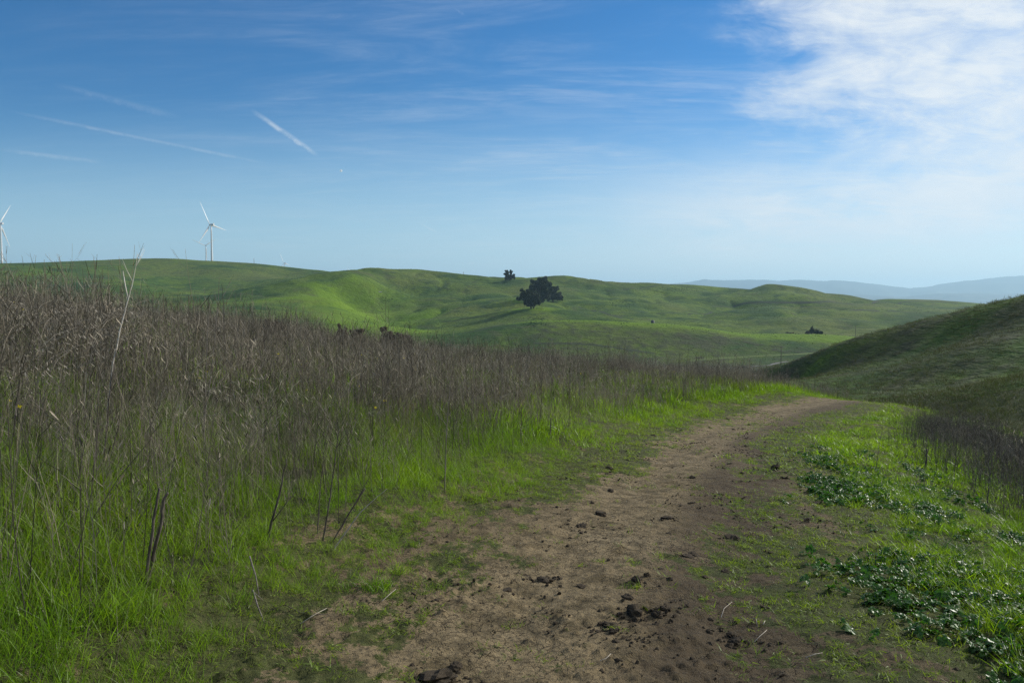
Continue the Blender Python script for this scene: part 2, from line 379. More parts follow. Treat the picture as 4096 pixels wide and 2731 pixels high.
def height(x, y, micro=True):
    x = np.asarray(x, float); y = np.asarray(y, float)
    r = np.hypot(x, y)
    shp = x.shape
    x = x.ravel(); y = y.ravel(); r = r.ravel()
    out = np.empty(len(x))
    nearm = r < 72
    farm = r > 50
    hn = np.zeros(len(x)); hf = np.zeros(len(x))
    if nearm.any():
        xn, yn = x[nearm], y[nearm]
        h = NEAR(xn, yn)
        lat, al = lateral(xn, yn)
        field = sstep(1.9, 2.6, np.abs(lat))
        h = h + field * ((fbm(xn / 1.7, yn / 1.7, 3, 4) - 0.5) * 0.22 + (fbm(xn / 6, yn / 6, 8, 2) - 0.5) * 0.25 * sstep(3, 8, np.abs(lat)))
        h = h + 0.10 * sstep(-1.95, -2.5, lat)                 # the bank on the left stands a hand higher
        rut = np.exp(-((lat + 0.62) / 0.3) ** 2) + np.exp(-((lat - 0.72) / 0.3) ** 2)
        h = h - 0.035 * rut * (1 - field)
        if micro:
            inn = (1 - field)
            near_f = sstep(30, 12, r[nearm])
            b = fbm(xn * 2.6, yn * 2.6, 41, 3)
            c = fbm(xn * 11, yn * 11, 45, 3, 0.6)
            d = fbm(xn * 34, yn * 34, 49, 2)
            lump = np.clip(vnoise(xn * 19, yn * 19, 53) * 0.6 + c * 0.5 - 0.72, 0, 1) * 0.10 * sstep(0.48, 0.66, fbm(xn * 1.1, yn * 1.1, 52, 2))
            h = h + near_f * (inn * ((b - 0.5) * 0.045 + (c - 0.5) * 0.028 + (d - 0.5) * 0.016 + lump) + (1 - inn) * (c - 0.5) * 0.05)
        hn[nearm] = h
    if farm.any():
        hf[farm] = far_h(x[farm], y[farm])
    w = sstep(50, 72, r)
    return (hn * (1 - w) + hf * w).reshape(shp)
def ground_at(x, y, micro=True):
    return float(height(np.array([float(x)]), np.array([float(y)]), micro)[0])
_ds = np.concatenate([np.geomspace(2.0, 60, 420), np.geomspace(60.3, 6000, 1400)])
def hit(px, py, dmin=0.0, off=0.0):
    """where the ray through a pixel meets the ground (first meeting beyond dmin)"""
    u, v = ray(px, py)
    ds = _ds[_ds > dmin]
    g = height(u * ds, ds, False) + off - (CAM_Z + v * ds)
    k = np.nonzero((g[1:] >= 0) & (g[:-1] < 0))[0]
    if not len(k): return None
    i = k[0]; f = g[i] / (g[i] - g[i + 1]); D = ds[i] + f * (ds[i + 1] - ds[i])
    return (u * D, D, ground_at(u * D, D))

def crest(px, lo, hi):
    """the point that forms the skyline between two distances, as seen at a pixel column"""
    u, _ = ray(px, 300); ds = np.geomspace(lo, hi, 500)
    h = height(u * ds, ds, False); k = ((h - CAM_Z) / ds).argmax()
    return (u * ds[k], ds[k], h[k])
# ------------------------------------------------------------------ object helpers
def mesh_from(name, verts, faces, smooth=False):
    me = bpy.data.meshes.new(name)
    me.from_pydata([tuple(v) for v in verts], [], faces)
    if smooth: me.polygons.foreach_set('use_smooth', [True] * len(me.polygons))
    me.update()
    return me
def grid_mesh(name, V, nr, nc, smooth=True, keep=None):
    """V: (nr*nc,3) grid; fast numpy build"""
    i = np.arange(nr - 1)[:, None] * nc + np.arange(nc - 1)[None, :]
    q = np.stack([i, i + 1, i + nc + 1, i + nc], -1).reshape(-1, 4)
    if keep is not None: q = q[keep]
    used = np.unique(q); remap = -np.ones(len(V), int); remap[used] = np.arange(len(used))
    q = remap[q]; V = V[used]
    me = bpy.data.meshes.new(name)
    me.vertices.add(len(V)); me.vertices.foreach_set('co', V.astype(np.float32).ravel())
    me.loops.add(len(q) * 4); me.loops.foreach_set('vertex_index', q.astype(np.int32).ravel())
    me.polygons.add(len(q)); me.polygons.foreach_set('loop_start', (np.arange(len(q)) * 4).astype(np.int32))
    me.polygons.foreach_set('loop_total', np.full(len(q), 4, np.int32))
    if smooth: me.polygons.foreach_set('use_smooth', np.ones(len(q), bool))
    me.update(calc_edges=True)
    return me, used
def add(name, me, mat=None, parent=None, loc=None, rot=None, link=True):
    o = bpy.data.objects.new(name, me)
    if mat is not None and me is not None and len(me.materials) == 0: me.materials.append(mat)
    if link: COL.objects.link(o)
    if parent is not None: o.parent = parent
    if loc is not None: o.location = loc
    if rot is not None: o.rotation_euler = rot
    return o
def tag(o, label=None, cat=None, group=None, kind=None):
    if label: o['label'] = label
    if cat: o['category'] = cat
    if group: o['group'] = group
    if kind: o['kind'] = kind
    return o
def thing(name, loc, label, cat, group=None, rz=0.0):
    o = bpy.data.objects.new(name, None); COL.objects.link(o)
    o.location = loc; o.rotation_euler = (0, 0, rz); o.empty_display_size = 0.3
    return tag(o, label, cat, group)
def copy_tree(o, parent=None):
    c = o.copy(); COL.objects.link(c)
    if parent is not None: c.parent = parent
    for ch in list(o.children): copy_tree(ch, c)
    return c
class MB:
    def __init__(s): s.v = []; s.f = []
    def tube(s, pts, rads, n=6, cap=True):
        pts = [Vector(p) for p in pts]; base = len(s.v)
        up = Vector((0.3, 0.2, 1)).normalized()
        for k, p in enumerate(pts):
            d = (pts[min(k + 1, len(pts) - 1)] - pts[max(k - 1, 0)])
            d = d.normalized() if d.length > 1e-9 else Vector((0, 0, 1))
            a = d.cross(Vector((1, 0, 0)) if abs(d.x) < 0.8 else Vector((0, 1, 0))).normalized(); b = d.cross(a)
            for j in range(n):
                t = 2 * math.pi * j / n
                s.v.append(p + (a * math.cos(t) + b * math.sin(t)) * rads[k])
        for k in range(len(pts) - 1):
            for j in range(n):
                s.f.append((base + k * n + j, base + k * n + (j + 1) % n, base + (k + 1) * n + (j + 1) % n, base + (k + 1) * n + j))
        if cap:
            s.f.append(tuple(base + j for j in range(n))[::-1])
            s.f.append(tuple(base + (len(pts) - 1) * n + j for j in range(n)))
    def ribbon(s, pts, ws, side):
        base = len(s.v); side = Vector(side).normalized()
        for p, w in zip(pts, ws):
            p = Vector(p); s.v.append(p - side * w / 2); s.v.append(p + side * w / 2)
        for k in range(len(pts) - 1):
            a = base + 2 * k; s.f.append((a, a + 1, a + 3, a + 2))
    def box(s, c, sz):
        b = len(s.v); x, y, z = sz[0] / 2, sz[1] / 2, sz[2] / 2
        for dx, dy, dz in ((-x, -y, -z), (x, -y, -z), (x, y, -z), (-x, y, -z), (-x, -y, z), (x, -y, z), (x, y, z), (-x, y, z)):
            s.v.append(Vector((c[0] + dx, c[1] + dy, c[2] + dz)))
        for f in ((0, 3, 2, 1), (4, 5, 6, 7), (0, 1, 5, 4), (1, 2, 6, 5), (2, 3, 7, 6), (3, 0, 4, 7)): s.f.append(tuple(b + i for i in f))
    def mesh(s, name, smooth=True): return mesh_from(name, s.v, s.f, smooth)

# ------------------------------------------------------------------ materials
def material(name):
    m = bpy.data.materials.new(name); m.use_nodes = True
    t = NT(m.node_tree); t.n.clear()
    out = t.new('ShaderNodeOutputMaterial')
    return m, t, out
def principled(t, out, col, rough=0.8, spec=0.3, bump=None, bstr=0.3, bdist=0.02):
    b = t.new('ShaderNodeBsdfPrincipled')
    t.put(b.inputs['Base Color'], col if not isinstance(col, tuple) else (col + (1,) if len(col) == 3 else col))
    t.put(b.inputs['Roughness'], rough)
    b.inputs['Specular IOR Level'].default_value = spec
    if bump is not None:
        bn = t.new('ShaderNodeBump'); bn.inputs['Strength'].default_value = bstr; bn.inputs['Distance'].default_value = bdist
        t.l.new(bump, bn.inputs['Height']); t.l.new(bn.outputs[0], b.inputs['Normal'])
    if out is not None: t.l.new(b.outputs[0], out.inputs['Surface'])
    return b
def blade_mat(name, c1, c2, trans=0.45, rough=0.5, spec=0.3, tcol=None, bright=(0.7, 1.25), tip=None):
    """thin leaf: each clump gets its own mix of two colours; light shines through"""
    m, t, out = material(name)
    oi = t.new('ShaderNodeObjectInfo'); tc = t.new('ShaderNodeNewGeometry')
    rnd = oi.outputs['Random']
    pos = tc.outputs['Position']
    patch = t.noise(pos, 0.45, 3, 0.6)
    f = t.m('ADD', t.m('MULTIPLY', rnd, 0.55), t.ramp(patch, 0.35, 0.65, 0.0, 0.45))
    col = t.mix(f, c1, c2)
    isl = tc.outputs['Random Per Island']
    val = t.ramp(isl, 0, 1, bright[0], bright[1], 'LINEAR')
    hsv = t.new('ShaderNodeHueSaturation'); t.l.new(col, hsv.inputs['Color']); t.l.new(val, hsv.inputs['Value'])
    col = hsv.outputs[0]
    if tip:
        col = t.mix(t.ramp(t.m('FRACT', t.m('MULTIPLY', isl, 7.31)), 0.80, 0.88), col, tip)
    b = principled(t, None, col, rough, spec)
    if trans > 0:
        tr = t.new('ShaderNodeBsdfTranslucent')
        tcl = t.mix(1.0, col, tcol or (1.0, 1.0, 0.6), 'MULTIPLY')
        g = t.new('ShaderNodeBrightContrast'); t.l.new(tcl, g.inputs[0]); 
        t.l.new(tcl, tr.inputs['Color'])
        mx = t.new('ShaderNodeMixShader'); mx.inputs[0].default_value = trans
        t.l.new(b.outputs[0], mx.inputs[1]); t.l.new(tr.outputs[0], mx.inputs[2]); t.l.new(mx.outputs[0], out.inputs['Surface'])
    else: t.l.new(b.outputs[0], out.inputs['Surface'])
    return m

M = {}
M['grass'] = blade_mat('grass_blade', (0.055, 0.135, 0.010), (0.215, 0.315, 0.020), 0.40, 0.45, 0.3, (1.45, 1.5, 0.45), bright=(0.30, 1.65), tip=(0.24, 0.22, 0.14))
M['lush'] = blade_mat('lush_grass_blade', (0.110, 0.220, 0.014), (0.190, 0.285, 0.020), 0.5, 0.42, 0.35, (1.45, 1.5, 0.4), bright=(0.40, 1.55))
M['moss'] = blade_mat('low_turf_blade', (0.110, 0.170, 0.020), (0.180, 0.235, 0.035), 0.45, 0.5, 0.3, (1.4, 1.45, 0.45), bright=(0.45, 1.4))
M['weed'] = blade_mat('dry_weed_stem', (0.128, 0.110, 0.082), (0.250, 0.216, 0.162), 0.15, 0.75, 0.2, (1, 1, .9), bright=(0.15, 2.0), tip=(0.30, 0.27, 0.22))
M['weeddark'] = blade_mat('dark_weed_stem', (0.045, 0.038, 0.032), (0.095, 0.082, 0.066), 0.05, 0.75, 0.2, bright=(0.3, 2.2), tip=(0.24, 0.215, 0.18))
M['straw'] = blade_mat('straw_stem', (0.22, 0.20, 0.145), (0.33, 0.30, 0.22), 0.3, 0.6, 0.3, (1.2, 1.15, 0.9), bright=(0.6, 1.3))
M['drystraw'] = blade_mat('dull_straw_stem', (0.15, 0.135, 0.095), (0.25, 0.225, 0.165), 0.3, 0.65, 0.2, (1.1, 1.1, 0.9), bright=(0.5, 1.3))
M['leaf'] = blade_mat('broad_leaf', (0.030, 0.085, 0.012), (0.060, 0.130, 0.018), 0.3, 0.42, 0.25, (1.2, 1.6, 0.5))
M['hillgrass'] = blade_mat('hill_tuft', (0.066, 0.066, 0.034), (0.085, 0.120, 0.022), 0.25, 0.7, 0.2, (1.2, 1.3, 0.6), bright=(0.6, 1.3), tip=(0.15, 0.13, 0.10))
M['bunch'] = blade_mat('bunch_blade', (0.045, 0.085, 0.018), (0.085, 0.120, 0.024), 0.2, 0.6, 0.2, (1.2, 1.4, 0.5))
M['thistle'] = blade_mat('thistle_leaf', (0.030, 0.065, 0.020), (0.045, 0.085, 0.022), 0.15, 0.6, 0.3, (1.2, 1.4, 0.5))
M['yellow'] = blade_mat('yellow_petal', (0.62, 0.52, 0.02), (0.7, 0.6, 0.03), 0.3, 0.6, 0.2, (1, 1, 0.5))
M['crown'] = blade_mat('tree_leaf', (0.022, 0.036, 0.016), (0.048, 0.066, 0.026), 0.15, 0.5, 0.3, (1.1, 1.3, 0.6), bright=(0.5, 1.5))
M['shrub'] = blade_mat('shrub_leaf', (0.11, 0.092, 0.078), (0.16, 0.135, 0.11), 0.2, 0.7, 0.2, bright=(0.5, 1.5))

def stem_mat(name, a, b):
    m, t, out = material(name)
    g = t.new('ShaderNodeTexCoord')
    n = t.noise(t.mapping(g.outputs['Object'], (18, 18, 4)), 2.0, 5, 0.6)
    principled(t, out, t.mix(t.ramp(n, 0.35, 0.65), a, b), 0.7, 0.25, n, 0.4, 0.003)
    return m
M['pale_stem'] = stem_mat('pale_dry_stem', (0.30, 0.265, 0.215), (0.48, 0.43, 0.36))
M['white_stem'] = stem_mat('bleached_stem', (0.52, 0.47, 0.40), (0.74, 0.68, 0.60))
M['dark_stem'] = stem_mat('dark_dry_stem', (0.055, 0.045, 0.037), (0.13, 0.11, 0.09))
M['mid_stem'] = stem_mat('grey_dry_stem', (0.12, 0.10, 0.085), (0.24, 0.21, 0.18))
M['bark'] = stem_mat('tree_bark', (0.06, 0.045, 0.035), (0.11, 0.09, 0.07))
def flat_mat(name, c, rough=0.5, spec=0.4, var=0.12, sc=2.0):
    m, t, out = material(name)
    g = t.new('ShaderNodeTexCoord')
    n = t.noise(g.outputs['Object'], sc, 5, 0.6)
    c2 = tuple(k * (1 - var * 2) for k in c)
    principled(t, out, t.mix(t.ramp(n, 0.3, 0.7), c2, c), rough, spec)
    return m
M['white'] = flat_mat('white_painted_steel', (0.66, 0.67, 0.68), 0.4, 0.4, 0.03, 0.05)
M['tank'] = flat_mat('dark_tank_plastic', (0.025, 0.028, 0.035), 0.35, 0.5)
M['wood'] = flat_mat('weathered_pole_wood', (0.10, 0.08, 0.06), 0.8, 0.2)
M['wire'] = flat_mat('wire_metal', (0.25, 0.27, 0.22), 0.4, 0.4)
M['hide_black'] = flat_mat('black_hide', (0.018, 0.016, 0.016), 0.6, 0.3)
M['hide_brown'] = flat_mat('brown_hide', (0.10, 0.045, 0.025), 0.6, 0.3)
M['moon'] = flat_mat('moon_rock', (0.85, 0.85, 0.82), 0.9, 0.0, 0.15, 0.004)
def clod_mat(name, dark, light):
    m, t, out = material(name)
    g = t.new('ShaderNodeTexCoord')
    n = t.noise(g.outputs['Object'], 22.0, 6, 0.65); n2 = t.noise(g.outputs['Object'], 90.0, 3, 0.6)
    principled(t, out, t.mix(t.ramp(n, 0.35, 0.7), dark, light), 0.95, 0.15, t.m('ADD', n, t.m('MULTIPLY', n2, 0.5)), 0.8, 0.01)
    return m
M['clod'] = clod_mat('dark_earth_clod', (0.035, 0.027, 0.019), (0.10, 0.078, 0.052))

def ground_material():
    m, t, out = material('ground_soil_and_turf')
    g = t.new('ShaderNodeNewGeometry'); pos = g.outputs['Position']
    at = t.new('ShaderNodeAttribute'); at.attribute_name = 'cover'
    sp = t.new('ShaderNodeSeparateColor'); t.l.new(at.outputs['Color'], sp.inputs[0])
    green, dry, moist = sp.outputs[0], sp.outputs[1], sp.outputs[2]
    flat = t.mapping(pos, (1, 1, 0.35))
    nl = t.noise(flat, 0.8, 5, 0.6); nm = t.noise(flat, 5.0, 6, 0.66); nf = t.noise(flat, 38.0, 5, 0.7); ng = t.noise(flat, 160.0, 3, 0.7)
    dirt = t.mix(t.ramp(nm, 0.36, 0.62), (0.112, 0.086, 0.045), (0.262, 0.200, 0.112))
    dirt = t.mix(t.ramp(nl, 0.5, 0.7, 0, 0.6), dirt, (0.285, 0.222, 0.132))
    dirt = t.mix(t.ramp(t.m('ADD', moist, t.m('MULTIPLY', t.m('SUBTRACT', nm, 0.5), 2.6)), 0.15, 1.0, 0, 0.88), dirt, (0.058, 0.042, 0.025))
    dirt = t.mix(t.ramp(nf, 0.50, 0.64, 0, 0.80), dirt, (0.048, 0.038, 0.025))
    dirt = t.mix(t.ramp(ng, 0.58, 0.72, 0, 0.45), dirt, (0.34, 0.30, 0.22))
    # drying cracks
    vo = t.new('ShaderNodeTexVoronoi', feature='DISTANCE_TO_EDGE'); vo.inputs['Scale'].default_value = 11.0; vo.inputs['Randomness'].default_value = 1.0
    wv = t.new('ShaderNodeVectorMath', operation='ADD')
    cn = t.new('ShaderNodeTexNoise'); cn.inputs['Scale'].default_value = 6.0; cn.inputs['Detail'].default_value = 5; t.l.new(flat, cn.inputs['Vector'])
    sc = t.new('ShaderNodeVectorMath', operation='SCALE'); t.l.new(cn.outputs['Color'], sc.inputs[0]); sc.inputs['Scale'].default_value = 0.22
    t.l.new(flat, wv.inputs[0]); t.l.new(sc.outputs[0], wv.inputs[1]); t.l.new(wv.outputs[0], vo.inputs['Vector'])
    crack = t.m('MULTIPLY', t.ramp(vo.outputs['Distance'], 0.035, 0.0), t.ramp(nl, 0.42, 0.60))
    dirt = t.mix(t.m('MULTIPLY', crack, 0.8), dirt, (0.03, 0.022, 0.015))
    turf = t.mix(t.ramp(nm, 0.3, 0.7), (0.036, 0.046, 0.014), (0.072, 0.095, 0.020))
    turf = t.mix(t.ramp(nf, 0.5, 0.7, 0, 0.6), turf, (0.045, 0.05, 0.02))
    gm = t.ramp(t.m('ADD', green, t.m('MULTIPLY', t.m('SUBTRACT', nf, 0.5), 2.2)), 0.50, 0.85, 0, 0.85)
    col = t.mix(gm, dirt, turf)
    thatch = t.mix(t.ramp(nf, 0.35, 0.65), (0.030, 0.036, 0.013), (0.064, 0.084, 0.022))
    col = t.mix(t.ramp(t.m('ADD', dry, t.m('MULTIPLY', t.m('SUBTRACT', nm, 0.5), 0.8)), 0.3, 0.7), col, thatch)
    h = t.m('ADD', t.m('MULTIPLY', nm, 0.6), t.m('ADD', t.m('MULTIPLY', nf, 0.45), t.m('MULTIPLY', ng, 0.16)))
    h = t.m('SUBTRACT', h, t.m('MULTIPLY', crack, 0.5))
    principled(t, out, col, 0.93, 0.12, h, 1.0, 0.05)
    return m
def hill_material():
    m, t, out = material('pasture_on_the_hills')
    g = t.new('ShaderNodeNewGeometry'); pos = g.outputs['Position']
    at = t.new('ShaderNodeAttribute'); at.attribute_name = 'cover'
    sp = t.new('ShaderNodeSeparateColor'); t.l.new(at.outputs['Color'], sp.inputs[0])
    lush, dry, fine = sp.outputs[0], sp.outputs[1], sp.outputs[2]
    n0 = t.noise(pos, 0.0045, 5, 0.6, 0.4); n1 = t.noise(pos, 0.02, 6, 0.62, 0.5); n2 = t.noise(pos, 0.11, 6, 0.68)
    sl = t.mapping(pos, (0.28, 0.28, 3.0))
    n3 = t.noise(sl, 0.9, 5, 0.65)         # cattle terraces follow the level
    n4 = t.noise(pos, 1.1, 4, 0.7)
    base = t.mix(t.ramp(n1, 0.36, 0.64), (0.036, 0.078, 0.016), (0.118, 0.172, 0.020))
    base = t.mix(t.ramp(n0, 0.48, 0.62, 0, 0.8), base, (0.125, 0.150, 0.032))
    base = t.mix(t.ramp(n2, 0.50, 0.66, 0, 0.75), base, (0.032, 0.060, 0.020))
    base = t.mix(t.ramp(n3, 0.52, 0.64, 0, 0.55), base, (0.036, 0.056, 0.020))
    base = t.mix(t.ramp(t.noise(pos, 0.035, 4, 0.7, 0.8), 0.55, 0.68, 0, 0.6), base, (0.078, 0.082, 0.040))
    base = t.mix(t.ramp(t.m('ADD', lush, t.m('MULTIPLY', t.m('SUBTRACT', n2, 0.5), 1.4)), 0.35, 1.0, 0, 0.9), base, (0.130, 0.215, 0.014))  # fresh grass patches, plus lime painted on where slopes catch the sun
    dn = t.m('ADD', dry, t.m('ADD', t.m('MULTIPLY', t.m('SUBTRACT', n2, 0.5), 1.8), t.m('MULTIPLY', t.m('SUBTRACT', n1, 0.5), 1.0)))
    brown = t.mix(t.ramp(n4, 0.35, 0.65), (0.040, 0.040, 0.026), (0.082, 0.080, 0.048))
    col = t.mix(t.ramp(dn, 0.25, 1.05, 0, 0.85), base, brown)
    col = t.mix(t.m('MULTIPLY', t.ramp(n4, 0.54, 0.68, 0, 0.7), fine), col, (0.026, 0.038, 0.014))
    dots = t.noise(pos, 0.32, 3, 0.8)
    col = t.mix(t.ramp(dots, 0.62, 0.70, 0, 0.55), col, (0.024, 0.044, 0.018))
    h = t.m('ADD', t.m('MULTIPLY', n2, 3.0), t.m('ADD', t.m('MULTIPLY', n3, 0.9), t.m('MULTIPLY', n4, 0.35)))
    principled(t, out, col, 0.95, 0.08, h, 0.7, 1.3)
    return m
M['ground'] = ground_material(); M['hills'] = hill_material()
def simple_ground(name, a, b, s, bump=0.3):
    m, t, out = material(name)
    g = t.new('ShaderNodeNewGeometry'); n = t.noise(g.outputs['Position'], s, 6, 0.65)
    principled(t, out, t.mix(t.ramp(n, 0.35, 0.65), a, b), 0.9, 0.15, n, bump, 0.2)
    return m
M['road'] = simple_ground('grey_gravel', (0.15, 0.14, 0.125), (0.22, 0.205, 0.185), 0.5)
M['trail_dark'] = simple_ground('trodden_earth', (0.030, 0.040, 0.020), (0.045, 0.055, 0.026), 0.3)
M['trail_lime'] = simple_ground('mown_track', (0.09, 0.135, 0.03), (0.13, 0.165, 0.045), 0.3)
M['mountain'] = simple_ground('far_mountain', (0.030, 0.050, 0.045), (0.06, 0.08, 0.06), 0.004)
# ------------------------------------------------------------------ ground and hills
def set_cover(me, rgb):
    a = me.color_attributes.new('cover', 'FLOAT_COLOR', 'POINT')
    c = np.ones((len(me.vertices), 4), np.float32); c[:, :3] = rgb
    a.data.foreach_set('color', c.ravel())
def angles(fine_deg, step, coarse):
    a = list(np.arange(-fine_deg, fine_deg + 1e-6, step)); e = a[-1]
    out = []
    while e < 180:
        e += coarse; out.append(min(e, 180.0))
    return np.radians(np.array([-v for v in out[::-1]] + a + out))
def weedy(x, y, lat):
    """how thick the dry weeds stand (0..1)"""
    n = fbm(x / 2.4, y / 2.4, 61, 4, .6)
    left = sstep(19, 13, x) * sstep(-2.1, -3.9, lat) * np.interp(y, [0, 6, 9, 13, 20, 60], [0.6, 0.85, 0.95, 1.0, 1.0, 1.0])
    right = sstep(3.0, 4.6, lat) * np.interp(y, [0, 5, 8, 60], [0.3, 0.7, 1, 1])
    right = right * (1 - 0.9 * sstep(9, 15, lat))
    return np.clip((left + right) * sstep(0.30, 0.54, n + 0.05), 0, 1)
def near_ground():
    th = angles(37, 0.24, 5.0)
    rr = np.concatenate([[0.3, 0.8, 1.4, 2.0, 2.5], np.geomspace(2.9, 20, 400), np.geomspace(20.2, 66, 110)])
    T, Rr = np.meshgrid(th, rr)
    X, Y = np.sin(T) * Rr, np.cos(T) * Rr
    Z = height(X, Y)
    Z = np.where(Rr > 64.5, Z - 0.35, Z)     # the outer rim dips under the hills
    V = np.stack([X.ravel(), Y.ravel(), Z.ravel()], 1)
    lat, al = lateral(X.ravel(), Y.ravel())
    g = green_mask(lat, X.ravel(), Y.ravel())
    w = np.maximum(weedy(X.ravel(), Y.ravel(), lat), sstep(-2.2, -2.8, lat) * 0.55 * sstep(19, 13, X.ravel()))
    w = np.maximum(w, 0.8 * sstep(16, 20, X.ravel()) * sstep(24, 32, Y.ravel()))
    moist = np.interp(lat, [-2, -1.2, -0.6, -0.1, 0.3, 0.8, 1.5, 2.5], [0.5, 0.15, -0.1, 0.05, 0.75, 0.85, 0.5, 0.3]) + 0.45 * (fbm(X.ravel() * .7, Y.ravel() * .4, 71, 3) - 0.5)
    rgb = np.stack([g, w, moist], 1)
    nr, nc = X.shape
    i = np.arange(nr - 1)[:, None] * nc + np.arange(nc - 1)[None, :]
    fl = lat[i.ravel()]; fy = Y.ravel()[i.ravel()]
    onpath = (np.abs(fl) < 1.95) & (fy > -3)
    for name, keep in (('dirt_path', onpath), ('ground', ~onpath)):
        me, used = grid_mesh(name, V, nr, nc, True, keep)
        set_cover(me, rgb[used])
        o = add(name, me, M['ground']); tag(o, kind='structure')
        if name == 'dirt_path': tag(o, 'bare brown dirt path curving away to the right through the grass')
        else: tag(o, 'grassy near ground on both sides of the dirt path')
near_ground()
def hills():
    th = angles(36, 0.13, 4.0)
    rr = np.concatenate([np.geomspace(64, 250, 150), np.geomspace(253, 1800, 260), np.geomspace(1820, 6500, 50), [8000, 12000, 25000]])
    T, Rr = np.meshgrid(th, rr)
    X, Y = np.sin(T) * Rr, np.cos(T) * Rr
    x, y, r = X.ravel(), Y.ravel(), Rr.ravel()
    z = height(x, y, False)
    V = np.stack([x, y, z], 1)
    u = x / np.maximum(y, 1)
    near = sstep(260, 120, r)
    rh = sstep(0.26, 0.36, u) * near
    sa, sb = x * .79 + y * .61, -x * .61 + y * .79
    n = fbm(sa / 34.0, sb / 5.5, 81, 4); n2 = fbm(x / 30, y / 30, 82, 3)
    dry = rh * (0.22 + 0.50 * sstep(0.36, 0.62, n + (sb - 30) / 220.0)) + sstep(600, 560, r) * sstep(-0.03, 0.02, u) * (1 - rh) * 0.62 + sstep(520, 380, r) * (1 - rh) * 0.2 + (sstep(0.56, 0.7, fbm(x / 120, y / 120, 83, 4))) * 0.35 * (1 - rh)  # tank hill front: grey dead weeds, tone also deepened to paint its shade
    # sunlit tank hill crest and tree hump: brightness painted in as lime green
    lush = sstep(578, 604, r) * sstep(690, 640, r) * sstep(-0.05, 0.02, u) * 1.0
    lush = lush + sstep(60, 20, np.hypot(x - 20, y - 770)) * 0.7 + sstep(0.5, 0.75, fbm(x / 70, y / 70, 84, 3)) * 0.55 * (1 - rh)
    lush = lush + sstep(-0.36, -0.20, u) * sstep(-0.05, -0.16, u) * sstep(1150, 950, r) * 0.75  # centre hill spur: its sunlit face painted brighter with lime
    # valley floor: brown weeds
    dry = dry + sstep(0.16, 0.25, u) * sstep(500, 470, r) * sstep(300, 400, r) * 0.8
    set_me, used = grid_mesh('hills', V, X.shape[0], X.shape[1], True)
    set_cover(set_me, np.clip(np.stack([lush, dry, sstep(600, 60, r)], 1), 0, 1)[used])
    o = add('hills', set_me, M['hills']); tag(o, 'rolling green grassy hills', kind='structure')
hills()
def mountains():
    sets = [('far_mountains', 18000, [(-400, 292), (0, 290), (500, 288), (640, 285), (665, 283.5), (690, 281), (705, 278.5), (725, 279.8), (745, 279), (765, 278.8), (780, 279.6), (800, 279), (825, 280.4), (833, 279.3), (850, 280.6),
              (868, 282), (885, 284.5), (897, 286), (910, 287.6), (925, 286), (945, 283), (965, 279.5), (985, 278), (1005, 275.8), (1024, 274.5), (1080, 271), (1200, 268), (1400, 275)], 3800, 5),
            ('lower_mountains', 13500, [(-400, 300), (500, 298), (700, 297), (800, 296), (860, 294), (905, 296.5), (930, 293.5), (960, 292.5), (1000, 293.5), (1024, 293), (1100, 290), (1300, 292)], 2200, 9)]
    for name, D, prof, depth, seed in sets:
        pxs = np.arange(-380, 1380, 2.0)
        pys = np.interp(pxs, [p[0] for p in prof], [p[1] for p in prof])
        pys = pys + (fbm(pxs / 14.0, pxs * 0 + 3, seed, 4) - 0.5) * 1.7
        rows = 26; V = []
        for k in range(rows):
            f = k / (rows - 1.0); d = D - depth + 2 * depth * f
            s_ = math.exp(-((f - 0.5) / 0.2) ** 2)
            if f < 0.5: s_ = max(0.0, 1 - (0.5 - f) * 2) ** 1.15
            for px, py in zip(pxs, pys):
                u, v = ray(px, py); zz = CAM_Z + v * D
                rid = (fbm(np.array([px / 22.0 + k * 0.25]), np.array([k * 0.55]), seed + 3, 4)[0] - 0.5) * 220 * (1 - abs(2 * s_ - 1)) * (1 if k != rows // 2 else 0)
                V.append((u * D * (d / D), d, -75 + (zz + 75) * s_ + rid))
        me, _ = grid_mesh(name, np.array(V), rows, len(pxs), True)
        o = add(name, me, M['mountain'])
        tag(o, 'pale blue mountain range on the horizon' if seed == 5 else 'lower pale foothills before the mountain range', kind='structure')
mountains()

def drape(name, pts, width, mat, label, lift=0.05, dmin=100, n=60, hidden=None):
    """a track laid over the terrain, following pixel sightings of its course"""
    W = []
    for q in pts:
        h = hit(q[0], q[1], dmin) if len(q) == 2 else (lambda p: (p[0], p[1], 0))(P(q[0], q[1], q[2]))
        if h is not None: W.append((h[0], h[1]))
    W = np.array(W); s = np.concatenate([[0], np.cumsum(np.hypot(*np.diff(W, axis=0).T))])
    ss = np.linspace(0, s[-1], n); x = np.interp(ss, s, W[:, 0]); y = np.interp(ss, s, W[:, 1])
    k = np.ones(5) / 5
    x[2:-2] = np.convolve(x, k, 'valid'); y[2:-2] = np.convolve(y, k, 'valid')
    tx, ty = np.gradient(x), np.gradient(y); l = np.hypot(tx, ty) + 1e-9; nx, ny = -ty / l, tx / l
    cols = np.linspace(-0.5, 0.5, 4)
    w = width * (0.8 + 0.4 * fbm(ss / 12.0, ss * 0, 5, 2))
    X = x[:, None] + nx[:, None] * cols * w[:, None]; Y = y[:, None] + ny[:, None] * cols * w[:, None]
    Z = height(X, Y, False) + lift
    me, _ = grid_mesh(name, np.stack([X.ravel(), Y.ravel(), Z.ravel()], 1), n, 4)
    return tag(add(name, me, mat), label, kind='structure')
